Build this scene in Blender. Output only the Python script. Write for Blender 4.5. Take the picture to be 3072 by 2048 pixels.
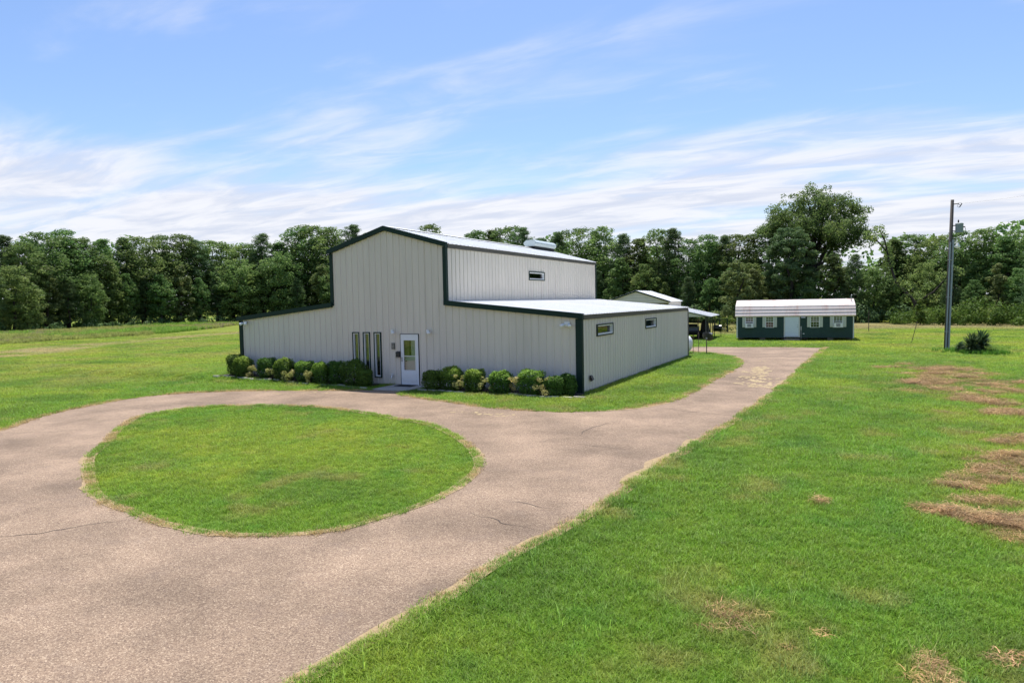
import bpy, bmesh, math, random
import numpy as np
from mathutils import Matrix, Vector
from mathutils.geometry import tessellate_polygon

for o in list(bpy.data.objects): bpy.data.objects.remove(o)
sc = bpy.context.scene
col = sc.collection
R = math.radians

# ------------------------------------------------------------------ camera
cam_d = bpy.data.cameras.new('camera'); cam = bpy.data.objects.new('camera', cam_d); col.objects.link(cam)
cam_d.sensor_width = 36; cam_d.lens = 24; cam_d.clip_start = 0.1; cam_d.clip_end = 6000
PITCH, ROLL, YAW = R(3.287), R(-1.082), R(-26.791)
CAM = Vector((8.676, -22.628, 3.29))
fw = Vector((math.sin(YAW)*math.cos(PITCH), math.cos(YAW)*math.cos(PITCH), -math.sin(PITCH)))
r0 = Vector((math.cos(YAW), -math.sin(YAW), 0)); u0 = r0.cross(fw)
rr = r0*math.cos(ROLL)+u0*math.sin(ROLL); uu = -r0*math.sin(ROLL)+u0*math.cos(ROLL)
cam.matrix_world = Matrix(((rr.x, uu.x, -fw.x, CAM.x), (rr.y, uu.y, -fw.y, CAM.y), (rr.z, uu.z, -fw.z, CAM.z), (0, 0, 0, 1)))
sc.camera = cam

# ------------------------------------------------------------------ sun, sky, exposure
SUN_TO = Vector((-0.42, 1.0, 2.83)).normalized()          # direction towards the sun
SUN_EL = math.asin(SUN_TO.z); SUN_AZ = math.atan2(SUN_TO.x, SUN_TO.y)
sd = bpy.data.lights.new('sun', 'SUN'); sun = bpy.data.objects.new('sun', sd); col.objects.link(sun)
sd.energy = 5.0; sd.angle = R(0.53); sd.color = (1.0, 0.955, 0.88)
sun.rotation_euler = SUN_TO.to_track_quat('Z', 'Y').to_euler(); sun.location = (0, 0, 40)
w = bpy.data.worlds.new('World'); sc.world = w; w.use_nodes = True
nt = w.node_tree; nt.nodes.clear()
def N(t, ty, **kw):
    n = t.nodes.new(ty)
    for k, v in kw.items():
        if k.startswith('i_'): n.inputs[k[2:].replace('_', ' ')].default_value = v
        else: setattr(n, k, v)
    return n
def math_n(t, op, a, b=None, clamp=False):
    n = t.nodes.new('ShaderNodeMath'); n.operation = op; n.use_clamp = clamp
    for i, v in enumerate((a, b)):
        if v is None: continue
        if isinstance(v, (int, float)): n.inputs[i].default_value = v
        else: t.links.new(v, n.inputs[i])
    return n.outputs[0]
skyt = N(nt, 'ShaderNodeTexSky', sky_type='NISHITA', sun_disc=False, sun_elevation=SUN_EL, sun_rotation=SUN_AZ, altitude=100, air_density=1.0, dust_density=0.9, ozone_density=1.6)
tc = N(nt, 'ShaderNodeTexCoord'); sep = N(nt, 'ShaderNodeSeparateXYZ'); nt.links.new(tc.outputs['Generated'], sep.inputs[0])
zc = math_n(nt, 'MAXIMUM', sep.outputs[2], 0.0)
zd = math_n(nt, 'ADD', zc, 0.10)
cx = math_n(nt, 'DIVIDE', sep.outputs[0], zd); cy = math_n(nt, 'DIVIDE', sep.outputs[1], zd)
cb = N(nt, 'ShaderNodeCombineXYZ'); nt.links.new(cx, cb.inputs[0]); nt.links.new(cy, cb.inputs[1])
def cloud_noise(scale, rot, loc, det, rough, dist):
    mp = N(nt, 'ShaderNodeMapping'); mp.inputs['Scale'].default_value = scale; mp.inputs['Rotation'].default_value = (0, 0, rot); mp.inputs['Location'].default_value = loc
    nt.links.new(cb.outputs[0], mp.inputs[0])
    nz = N(nt, 'ShaderNodeTexNoise', i_Scale=1.0, i_Detail=det, i_Roughness=rough, i_Distortion=dist)
    nt.links.new(mp.outputs[0], nz.inputs['Vector']); return nz.outputs['Fac']
n1 = cloud_noise((0.50, 1.25, 1), R(24), (0.6, 20.3, 0), 8, 0.52, 0.25)
n2 = cloud_noise((1.6, 4.2, 1), R(30), (0.4, 5.2, 0), 7, 0.58, 0.5)
mr = N(nt, 'ShaderNodeMapRange', interpolation_type='SMOOTHSTEP'); nt.links.new(zc, mr.inputs[0])
mr.inputs[1].default_value = 0.33; mr.inputs[2].default_value = 0.08; mr.inputs[3].default_value = 0.0; mr.inputs[4].default_value = 1.0
mix_n = math_n(nt, 'ADD', math_n(nt, 'MULTIPLY', n1, 0.72), math_n(nt, 'MULTIPLY', n2, 0.28))
dens = math_n(nt, 'ADD', math_n(nt, 'SUBTRACT', mix_n, 0.055), math_n(nt, 'MULTIPLY', mr.outputs[0], 0.32))
cr = N(nt, 'ShaderNodeMapRange', interpolation_type='SMOOTHSTEP'); nt.links.new(dens, cr.inputs[0])
cr.inputs[1].default_value = 0.47; cr.inputs[2].default_value = 0.78; cr.inputs[3].default_value = 0.0; cr.inputs[4].default_value = 0.93
tint = N(nt, 'ShaderNodeMix', data_type='RGBA', blend_type='MULTIPLY'); tint.inputs[0].default_value = 1.0
nt.links.new(skyt.outputs[0], tint.inputs[6]); tint.inputs[7].default_value = (0.89, 0.985, 1.15, 1)
mx = N(nt, 'ShaderNodeMix', data_type='RGBA'); nt.links.new(cr.outputs[0], mx.inputs[0]); nt.links.new(tint.outputs[2], mx.inputs[6])
csh = N(nt, 'ShaderNodeMapRange', interpolation_type='SMOOTHSTEP'); nt.links.new(n2, csh.inputs[0])
csh.inputs[1].default_value = 0.36; csh.inputs[2].default_value = 0.62; csh.inputs[3].default_value = 0.0; csh.inputs[4].default_value = 1.0
ccol = N(nt, 'ShaderNodeMix', data_type='RGBA'); nt.links.new(csh.outputs[0], ccol.inputs[0]); ccol.inputs[6].default_value = (4.7, 4.95, 5.75, 1); ccol.inputs[7].default_value = (6.2, 6.2, 6.5, 1)
nt.links.new(ccol.outputs[2], mx.inputs[7])
bg = N(nt, 'ShaderNodeBackground'); bg.inputs[1].default_value = 0.115; nt.links.new(mx.outputs[2], bg.inputs[0])
wo = N(nt, 'ShaderNodeOutputWorld'); nt.links.new(bg.outputs[0], wo.inputs[0])
vs = sc.view_settings; vs.view_transform = 'Standard'; vs.look = 'None'; vs.exposure = 0.42; vs.gamma = 1.0; vs.use_curve_mapping = False
sc.render.resolution_x = 1024; sc.render.resolution_y = 682

# ------------------------------------------------------------------ helpers
rng = np.random.default_rng(11); rnd = random.Random(4)
def principled(name):
    m = bpy.data.materials.new(name); m.use_nodes = True; t = m.node_tree
    return m, t, t.nodes['Principled BSDF']
def pmat(name, base, rough=0.6, var=0.12, scale=6.0, bump=0.0, bscale=60.0, metallic=0.0, spec=0.3, stretch=(1, 1, 1), dirt=None, dirt_amt=0.0, dscale=1.2, objvar=0.0):
    m, t, b = principled(name)
    b.inputs['Roughness'].default_value = rough; b.inputs['Metallic'].default_value = metallic; b.inputs['Specular IOR Level'].default_value = spec
    g = N(t, 'ShaderNodeNewGeometry'); mp = N(t, 'ShaderNodeMapping'); mp.inputs['Scale'].default_value = stretch
    t.links.new(g.outputs['Position'], mp.inputs[0])
    nz = N(t, 'ShaderNodeTexNoise', i_Scale=scale, i_Detail=6.0, i_Roughness=0.65); t.links.new(mp.outputs[0], nz.inputs['Vector'])
    mrn = N(t, 'ShaderNodeMapRange'); t.links.new(nz.outputs['Fac'], mrn.inputs[0])
    mrn.inputs[1].default_value = 0.25; mrn.inputs[2].default_value = 0.75; mrn.inputs[3].default_value = 1-var; mrn.inputs[4].default_value = 1+var
    mu = N(t, 'ShaderNodeMix', data_type='RGBA', blend_type='MULTIPLY'); mu.inputs[0].default_value = 1
    mu.inputs[6].default_value = (*base, 1); t.links.new(mrn.outputs[0], mu.inputs[7]); out = mu.outputs[2]
    if dirt:
        nd = N(t, 'ShaderNodeTexNoise', i_Scale=dscale, i_Detail=8.0, i_Roughness=0.7); t.links.new(mp.outputs[0], nd.inputs['Vector'])
        md = N(t, 'ShaderNodeMapRange', interpolation_type='SMOOTHSTEP'); t.links.new(nd.outputs['Fac'], md.inputs[0])
        md.inputs[1].default_value = 0.45; md.inputs[2].default_value = 0.75; md.inputs[3].default_value = 0; md.inputs[4].default_value = dirt_amt
        m2 = N(t, 'ShaderNodeMix', data_type='RGBA'); t.links.new(md.outputs[0], m2.inputs[0]); t.links.new(out, m2.inputs[6]); m2.inputs[7].default_value = (*dirt, 1); out = m2.outputs[2]
    if objvar:
        oi = N(t, 'ShaderNodeObjectInfo'); ov_ = N(t, 'ShaderNodeMapRange'); t.links.new(oi.outputs['Random'], ov_.inputs[0]); ov_.inputs[3].default_value = 1-objvar; ov_.inputs[4].default_value = 1+objvar
        m3 = N(t, 'ShaderNodeMix', data_type='RGBA', blend_type='MULTIPLY'); m3.inputs[0].default_value = 1; t.links.new(out, m3.inputs[6]); t.links.new(ov_.outputs[0], m3.inputs[7]); out = m3.outputs[2]
    t.links.new(out, b.inputs['Base Color'])
    if bump:
        nb = N(t, 'ShaderNodeTexNoise', i_Scale=bscale, i_Detail=4.0); t.links.new(g.outputs['Position'], nb.inputs['Vector'])
        bp = N(t, 'ShaderNodeBump', i_Strength=bump, i_Distance=0.01); t.links.new(nb.outputs['Fac'], bp.inputs['Height']); t.links.new(bp.outputs[0], b.inputs['Normal'])
    return m

class MB:
    def __init__(s): s.v = []; s.f = []
    def quad(s, a, b, c, d):
        n = len(s.v); s.v += [a, b, c, d]; s.f.append((n, n+1, n+2, n+3)); return s
    def box(s, x0, y0, z0, x1, y1, z1):
        n = len(s.v)
        s.v += [(x0, y0, z0), (x1, y0, z0), (x1, y1, z0), (x0, y1, z0), (x0, y0, z1), (x1, y0, z1), (x1, y1, z1), (x0, y1, z1)]
        s.f += [(n, n+3, n+2, n+1), (n+4, n+5, n+6, n+7), (n, n+1, n+5, n+4), (n+1, n+2, n+6, n+5), (n+2, n+3, n+7, n+6), (n+3, n, n+4, n+7)]; return s
    def prism(s, poly, axis, a, b):                          # polygon extruded along an axis
        n = len(s.v); k = len(poly)
        def P(p, t):
            return {'x': (t, p[0], p[1]), 'y': (p[0], t, p[1]), 'z': (p[0], p[1], t)}[axis]
        s.v += [P(p, a) for p in poly]+[P(p, b) for p in poly]
        s.f.append(tuple(range(n+k-1, n-1, -1))); s.f.append(tuple(range(n+k, n+2*k)))
        for i in range(k):
            j = (i+1) % k; s.f.append((n+i, n+j, n+k+j, n+k+i))
        return s
    def tube(s, pts, rad, seg=8, caps=True):
        pts = [Vector(p) for p in pts]; n0 = len(s.v); k = len(pts)
        if not hasattr(rad, '__len__'): rad = [rad]*k
        up = Vector((0.31, 0.17, 0.93))
        for i, p in enumerate(pts):
            d = (pts[min(i+1, k-1)]-pts[max(i-1, 0)]).normalized()
            a = d.cross(up if abs(d.dot(up)) < 0.97 else Vector((1, 0, 0))).normalized(); b = d.cross(a)
            for q in range(seg):
                th = 2*math.pi*q/seg; s.v.append(tuple(p+(a*math.cos(th)+b*math.sin(th))*rad[i]))
        for i in range(k-1):
            for q in range(seg):
                r = (q+1) % seg; s.f.append((n0+i*seg+q, n0+i*seg+r, n0+(i+1)*seg+r, n0+(i+1)*seg+q))
        if caps:
            s.f.append(tuple(n0+q for q in reversed(range(seg)))); s.f.append(tuple(n0+(k-1)*seg+q for q in range(seg)))
        return s
    def lathe(s, prof, c, axis=Vector((0, 0, 1)), seg=14):   # prof: (radius, height) along an axis from c
        c = Vector(c); axis = Vector(axis).normalized(); pts = [c+axis*h for _, h in prof]
        n0 = len(s.v); a = axis.cross(Vector((0.3, 0.9, 0.2)) if abs(axis.z) > 0.9 else Vector((0, 0, 1))).normalized(); b = axis.cross(a)
        for (r_, _), p in zip(prof, pts):
            for q in range(seg):
                th = 2*math.pi*q/seg; s.v.append(tuple(p+(a*math.cos(th)+b*math.sin(th))*r_))
        for i in range(len(prof)-1):
            for q in range(seg):
                r = (q+1) % seg; s.f.append((n0+i*seg+q, n0+i*seg+r, n0+(i+1)*seg+r, n0+(i+1)*seg+q))
        s.f.append(tuple(n0+q for q in reversed(range(seg)))); s.f.append(tuple(n0+(len(prof)-1)*seg+q for q in range(seg)))
        return s
    def build(s, name, mat, parent=None, smooth=False):
        me = bpy.data.meshes.new(name); me.from_pydata([tuple(v) for v in s.v], [], s.f)
        me.materials.append(mat)
        if smooth: me.polygons.foreach_set('use_smooth', [True]*len(me.polygons))
        me.update()
        o = bpy.data.objects.new(name, me); col.objects.link(o); o.parent = parent; return o
def tag(o, label=None, cat=None, group=None, kind=None):
    if label: o['label'] = label
    if cat: o['category'] = cat
    if group: o['group'] = group
    if kind: o['kind'] = kind
    return o
def empty(name, loc, rz=0.0, label=None, cat=None, group=None):
    o = bpy.data.objects.new(name, None); col.objects.link(o); o.location = loc; o.rotation_euler = (0, 0, rz); o.empty_display_size = 0.3
    return tag(o, label, cat, group)
def fast_mesh(name, V, F, mat, parent=None, tint=None):
    V = np.asarray(V, np.float32); F = np.asarray(F, np.int32); k = F.shape[1]
    me = bpy.data.meshes.new(name); me.vertices.add(len(V)); me.vertices.foreach_set('co', V.ravel())
    me.loops.add(F.size); me.loops.foreach_set('vertex_index', F.ravel())
    me.polygons.add(len(F)); me.polygons.foreach_set('loop_start', np.arange(0, F.size, k, dtype=np.int32)); me.polygons.foreach_set('loop_total', np.full(len(F), k, np.int32))
    if tint is not None:
        a = me.attributes.new('tint', 'FLOAT', 'FACE'); a.data.foreach_set('value', np.asarray(tint, np.float32))
    me.materials.append(mat); me.update(calc_edges=True); me.validate()
    return me
def link_mesh(name, me, parent=None):
    o = bpy.data.objects.new(name, me); col.objects.link(o); o.parent = parent; return o
# smooth value noise in numpy
def vnoise(x, y, s, seed):
    x = np.asarray(x, float)/s; y = np.asarray(y, float)/s; xi = np.floor(x).astype(np.int64); yi = np.floor(y).astype(np.int64)
    fx = x-xi; fy = y-yi; fx = fx*fx*(3-2*fx); fy = fy*fy*(3-2*fy)
    def h(a, b):
        n = (a*374761393+b*668265263+seed*1442695041) & 0xFFFFFFFF
        n = ((n ^ (n >> 13))*1274126177) & 0xFFFFFFFF; n = n ^ (n >> 16); return (n & 0xFFFF)/65535.0
    return (h(xi, yi)*(1-fx)+h(xi+1, yi)*fx)*(1-fy)+(h(xi, yi+1)*(1-fx)+h(xi+1, yi+1)*fx)*fy
def fbm(x, y, s, seed, o=3):
    t = 0; a = 0
    for i in range(o): t = t+vnoise(x, y, s/2**i, seed+i)*0.5**i; a += 0.5**i
    return t/a
def sstep(a, b, x):
    t = np.clip((x-a)/(b-a), 0, 1); return t*t*(3-2*t)
def in_poly(x, y, poly):
    poly = np.asarray(poly); c = np.zeros(np.shape(x), bool); j = len(poly)-1
    for i in range(len(poly)):
        xi, yi = poly[i]; xj, yj = poly[j]
        m = ((yi > y) != (yj > y)) & (x < (xj-xi)*(y-yi)/(yj-yi+1e-12)+xi); c ^= m; j = i
    return c
def smooth_poly(P, n, closed=True, jit=0.0, seed=0):          # Catmull-Rom through points
    P = [Vector((*p, 0)) for p in P]; L = len(P); out = []
    rg = range(L) if closed else range(L-1)
    for i in rg:
        g = (lambda k: P[k % L]) if closed else (lambda k: P[min(max(k, 0), L-1)])
        p0, p1, p2, p3 = g(i-1), g(i), g(i+1), g(i+2); m = max(2, int((p2-p1).length*n))
        for k in range(m):
            t = k/m; out.append(0.5*((2*p1)+(p2-p0)*t+(2*p0-5*p1+4*p2-p3)*t*t+(3*p1-p0-3*p2+p3)*t**3))
    if not closed: out.append(P[-1])
    out = np.array([(v.x, v.y) for v in out])
    if jit:
        d = np.roll(out, -1, 0)-np.roll(out, 1, 0); nn = np.stack([-d[:, 1], d[:, 0]], 1); nn /= np.linalg.norm(nn, axis=1)[:, None]+1e-9
        k = (fbm(out[:, 0], out[:, 1], 0.9, seed)-0.5)*2*jit; out = out+nn*k[:, None]
    return out

# ------------------------------------------------------------------ layout of the ground (metres)
ISLAND = smooth_poly([(-6.12, -13.73), (-6.73, -13.30), (-7.50, -12.61), (-8.54, -11.65), (-9.73, -10.59), (-10.86, -9.31), (-10.99, -8.53), (-11.00, -7.84), (-10.68, -7.11), (-9.63, -6.46), (-8.80, -6.15), (-7.66, -5.86), (-6.54, -5.84), (-4.40, -6.33), (-2.97, -6.77), (-2.18, -7.00), (-1.28, -7.46), (-0.45, -8.08), (0.38, -8.84), (1.10, -9.62), (1.69, -10.42), (1.99, -10.98), (2.18, -11.49), (2.32, -12.20), (2.37, -12.76), (2.37, -13.32), (2.33, -13.75), (2.18, -14.29), (2.05, -14.75), (1.88, -15.12), (1.48, -15.46), (0.99, -15.71), (0.43, -15.90), (-0.08, -15.93), (-0.67, -15.91), (-1.18, -15.86), (-1.88, -15.71), (-2.45, -15.62), (-3.11, -15.40), (-3.88, -15.06), (-4.79, -14.56), (-5.42, -14.18)], 6, True, 0.05, 3)
RIGHT_EDGE = [(6.99, 25.17), (6.64, 16.38), (6.19, 2.22), (5.7, -4.37), (5.26, -9.0), (5.08, -11.44), (4.83, -13.98), (4.62, -15.59), (4.51, -16.86), (4.36, -17.88), (4.3, -19.5), (4.2, -24.0), (4.0, -32.0)]
LEFT_EDGE = [(-14.0, -32.0), (-12.0, -24.0), (-11.6, -18.0), (-11.9, -14.2), (-12.59, -12.24), (-14.0, -10.4), (-14.9, -8.2), (-15.2, -6.3), (-14.6, -4.9), (-13.2, -3.8), (-11.43, -3.0), (-9.6, -2.35), (-8.5, -1.95), (-7.95, -1.62)]
LAWN_EDGE = [(-6.5, -1.62), (-6.35, -2.25), (-5.3, -2.8), (-3.24, -3.47), (-1.7, -3.95), (-0.34, -4.12), (0.8, -4.02), (1.68, -3.58), (2.5, -2.75), (3.05, -1.83), (3.35, -0.6), (3.49, 1.06), (3.6, 7.33), (3.6, 11.5), (3.45, 13.45), (2.95, 15.6), (2.24, 17.36), (1.2, 18.9), (0.03, 19.9), (-1.6, 20.3), (-10.0, 20.5)]
BACK_EDGE = [(-10.0, 24.4), (-3.0, 24.2), (0.0, 24.6), (2.6, 24.9), (4.6, 25.3)]
le = smooth_poly(LEFT_EDGE, 5, False, 0.07, 8); la = smooth_poly(LAWN_EDGE, 5, False, 0.06, 9); be = smooth_poly(BACK_EDGE, 4, False, 0.1, 12); re_ = smooth_poly(RIGHT_EDGE, 5, False, 0.10, 15)
DRIVE = np.concatenate([le, la, be, re_])
def on_drive(x, y): return in_poly(x, y, DRIVE) & ~in_poly(x, y, ISLAND)
W_, L_ = -16.86, 17.1
HAY = [(12.4, -2.2, 0.7, 0.35, 0.0, 0.9), (9.9, -10.75, 0.3, 0.18, -0.3, 1.0), (10.45, -10.85, 0.55, 0.38, 0.3, 0.95), (11.1, -11.0, 0.8, 0.5, 0.0, 1.0), (10.5, -9.9, 0.45, 0.3, 0, 0.6), (8.19, -10.92, 0.12, 0.12, 0, 1.0),
       (8.2, -15.95, 0.2, 0.10, 0.2, 0.6), (8.75, -16.25, 0.18, 0.10, 0.0, 0.55), (9.9, -15.3, 0.25, 0.09, 0.5, 0.6), (9.3, -15.7, 0.2, 0.08, 0.1, 0.5), (8.6, -15.6, 1.3, 0.6, 0.3, 0.34), (9.4, -15.9, 1.0, 0.4, 0.2, 0.34), (7.6, -15.6, 0.7, 0.4, 0.2, 0.30), (11.5, -11.7, 0.5, 0.4, 0, 0.8), (10.9, -11.6, 0.6, 0.25, 0, 0.7), (11.6, -10.2, 0.5, 0.4, 0, 0.7)]
_g = random.Random(31); _pl = [(11.9, 13.2), (12.3, 10.0), (12.5, 6.0), (12.4, 2.0), (12.5, -3.0), (11.6, -6.5), (11.2, -9.0)]
for _i in range(150):                                            # mown straw lying in a broken strip on the right-hand lawn
    _t = _g.random()*5.999; _k = int(_t); _f = _t-_k; _x = _pl[_k][0]*(1-_f)+_pl[_k+1][0]*_f; _y = _pl[_k][1]*(1-_f)+_pl[_k+1][1]*_f; _s = 1.0 if _y > 0 else 0.55
    HAY.append((_x-0.25*_s+_g.gauss(0, 0.85*_s), _y+_g.gauss(0, 0.6*_s), _g.uniform(0.3, 0.9)*_s, _g.uniform(0.25, 0.7)*_s, _g.uniform(-0.5, 0.5), _g.uniform(0.5, 0.95)))
def hay(x, y):
    m = np.zeros(np.shape(x)); n = 0.6*fbm(x, y, 1.1, 71, 4)+0.4*fbm(x, y, 0.32, 73, 2); nx = (fbm(x, y, 0.8, 5)-0.5)*0.8; ny = (fbm(x, y, 0.8, 6)-0.5)*0.8
    for (a, b, sx, sy, t, s) in HAY:
        k = min(1.0, sx/0.5)
        dx = x-a+nx*k; dy = y-b+ny*k; u = (dx*math.cos(t)+dy*math.sin(t))/sx; v = (-dx*math.sin(t)+dy*math.cos(t))/sy
        d = np.sqrt(u*u+v*v)/1.25; m = np.maximum(m, s*sstep(1.25, 0.3, d)*sstep(0.40, 0.60, n+0.14*s-0.06*d))
    return np.clip(m, 0, 1)
def seg_dist(x, y, P):
    d = np.full(np.shape(x), 1e9)
    for (ax, ay), (bx, by) in zip(P[:-1], P[1:]):
        vx, vy = bx-ax, by-ay; t = np.clip(((x-ax)*vx+(y-ay)*vy)/(vx*vx+vy*vy), 0, 1); d = np.minimum(d, np.hypot(x-ax-t*vx, y-ay-t*vy))
    return d
def gz(x, y):
    x = np.asarray(x, float); y = np.asarray(y, float)
    return 0.20*sstep(-9.0, -16.5, x)*sstep(-2.3, -0.9, y)
STRIPE = [(-40.0, -8.0), (-46.0, 4.35), (-54.0, 17.5), (-58.6, 36.5), (-60.0, 60.0)]
def lawn_col(x, y):                                           # colour of the turf itself, by place
    x = np.asarray(x, float); y = np.asarray(y, float)
    g1 = np.array([0.134, 0.230, 0.025]); g2 = np.array([0.228, 0.280, 0.034]); g3 = np.array([0.100, 0.180, 0.024]); st = np.array([0.24, 0.155, 0.07]); dry = np.array([0.27, 0.235, 0.075])
    a = fbm(x, y, 7.0, 21, 4); b = fbm(x, y, 1.6, 31, 3); c = fbm(x, y, 0.45, 41, 2)
    far = np.maximum(sstep(12, 27, y)*sstep(4, 9, x), sstep(-17, -26, x))
    yel = 0.06+0.62*sstep(0.42, 0.66, 0.6*a+0.4*b)+0.5*far
    isl = in_poly(x, y, ISLAND); icx = (x+4.0)/6.0; icy = (y+10.5)/4.4; yel = yel+np.where(isl, 0.6*sstep(1.1, 0.2, np.hypot(icx, icy)), 0)
    yel = np.clip(yel+(c-0.5)*0.35, 0, 1)[..., None]
    k = g1*(1-yel)+g2*yel
    dk = (sstep(0.48, 0.72, fbm(x, y, 2.6, 55, 4))*0.75)[..., None]; k = k*(1-dk)+g3*dk
    # mown rows on the left field run along the stripe
    sd_ = seg_dist(x, y, STRIPE); leftf = sstep(-18, -28, x)
    row = (0.5+0.5*np.sin(sd_*1.15+2*fbm(x, y, 9, 61)))*leftf*0.35*sstep(0.35, 0.6, b)
    k = k*(1-row[..., None])+dry*row[..., None]
    s1 = sstep(2.8, 0.2, np.abs(sd_-0.8)+3.4*(fbm(x, y, 5, 63)-0.5))*0.95*sstep(0.25, 0.5, fbm(x, y, 2.2, 68))*sstep(-30, -36, x); k = k*(1-s1[..., None])+np.array([0.33, 0.27, 0.13])*s1[..., None]
    s2 = sstep(50, 58, y+4*(fbm(x, y, 6, 66)-0.5))*sstep(6, 9, x)*sstep(75, 66, y)*0.8; k = k*(1-s2[..., None])+np.array([0.30, 0.24, 0.13])*s2[..., None]
    s3 = sstep(38, 46, y)*sstep(12, 4, x)*sstep(-30, -12, x)*0.6; k = k*(1-s3[..., None])+np.array([0.30, 0.22, 0.11])*s3[..., None]
    fs = (far*0.42*sstep(0.46, 0.72, fbm(x*0.45+y*0.2, y-x*0.3, 2.2, 86, 4)))[..., None]; k = k*(1-fs)+dry*fs
    sp = (sstep(0.62, 0.80, fbm(x, y, 0.9, 81, 3))*0.5*(1-far))[..., None]; k = k*(1-sp)+dry*sp
    wd = (sstep(0.56, 0.74, fbm(x, y, 0.7, 111, 3))*0.8)[..., None]; k = k*(1-wd)+k*np.array([0.85, 0.97, 1.12])*wd
    h = np.clip(hay(x, y)*1.15, 0, 0.95)[..., None]; k = k*(1-h)+st*h
    return k

# ------------------------------------------------------------------ ground
def ground_mat():
    m, t, b = principled('turf'); b.inputs['Roughness'].default_value = 0.9; b.inputs['Specular IOR Level'].default_value = 0.05
    at = N(t, 'ShaderNodeAttribute', attribute_name='gcol'); g = N(t, 'ShaderNodeNewGeometry')
    n1 = N(t, 'ShaderNodeTexNoise', i_Scale=9.0, i_Detail=8.0, i_Roughness=0.75); t.links.new(g.outputs['Position'], n1.inputs['Vector'])
    r = N(t, 'ShaderNodeMapRange'); t.links.new(n1.outputs['Fac'], r.inputs[0]); r.inputs[1].default_value = 0.3; r.inputs[2].default_value = 0.7; r.inputs[3].default_value = 0.5; r.inputs[4].default_value = 1.1
    mu = N(t, 'ShaderNodeMix', data_type='RGBA', blend_type='MULTIPLY'); mu.inputs[0].default_value = 1; t.links.new(at.outputs['Color'], mu.inputs[6]); t.links.new(r.outputs[0], mu.inputs[7])
    t.links.new(mu.outputs[2], b.inputs['Base Color'])
    n2 = N(t, 'ShaderNodeTexNoise', i_Scale=22.0, i_Detail=6.0); t.links.new(g.outputs['Position'], n2.inputs['Vector'])
    bp = N(t, 'ShaderNodeBump', i_Strength=0.7, i_Distance=0.05); t.links.new(n2.outputs['Fac'], bp.inputs['Height']); t.links.new(bp.outputs[0], b.inputs['Normal'])
    return m
gx = np.concatenate([[-2500, -900, -400, -250], np.arange(-170, -60, 3.0), np.arange(-60, -20, 1.0), np.arange(-20, 26, 0.22), np.arange(26, 60, 2.0), [70, 90, 130, 250, 600, 2500]])
gy = np.concatenate([[-2500, -500, -120, -60], np.arange(-40, -20, 2.0), np.arange(-20, 14, 0.22), np.arange(14, 40, 0.45), np.arange(40, 130, 1.5), [135, 160, 220, 400, 1000, 2500]])
GX, GY = np.meshgrid(gx, gy); nxg, nyg = len(gx), len(gy)
GZ = gz(GX, GY)
V = np.stack([GX.ravel(), GY.ravel(), GZ.ravel()], 1)
idx = np.arange(nxg*nyg).reshape(nyg, nxg)
Fq = np.stack([idx[:-1, :-1].ravel(), idx[:-1, 1:].ravel(), idx[1:, 1:].ravel(), idx[1:, :-1].ravel()], 1)
gm = fast_mesh('ground', V, Fq, ground_mat())
gc = lawn_col(V[:, 0], V[:, 1])
at = gm.attributes.new('gcol', 'FLOAT_COLOR', 'POINT'); at.data.foreach_set('color', np.concatenate([gc, np.ones((len(gc), 1))], 1).astype(np.float32).ravel())
tag(link_mesh('ground', gm), 'mown green lawn and field around the metal building', 'lawn', kind='structure')

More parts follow.
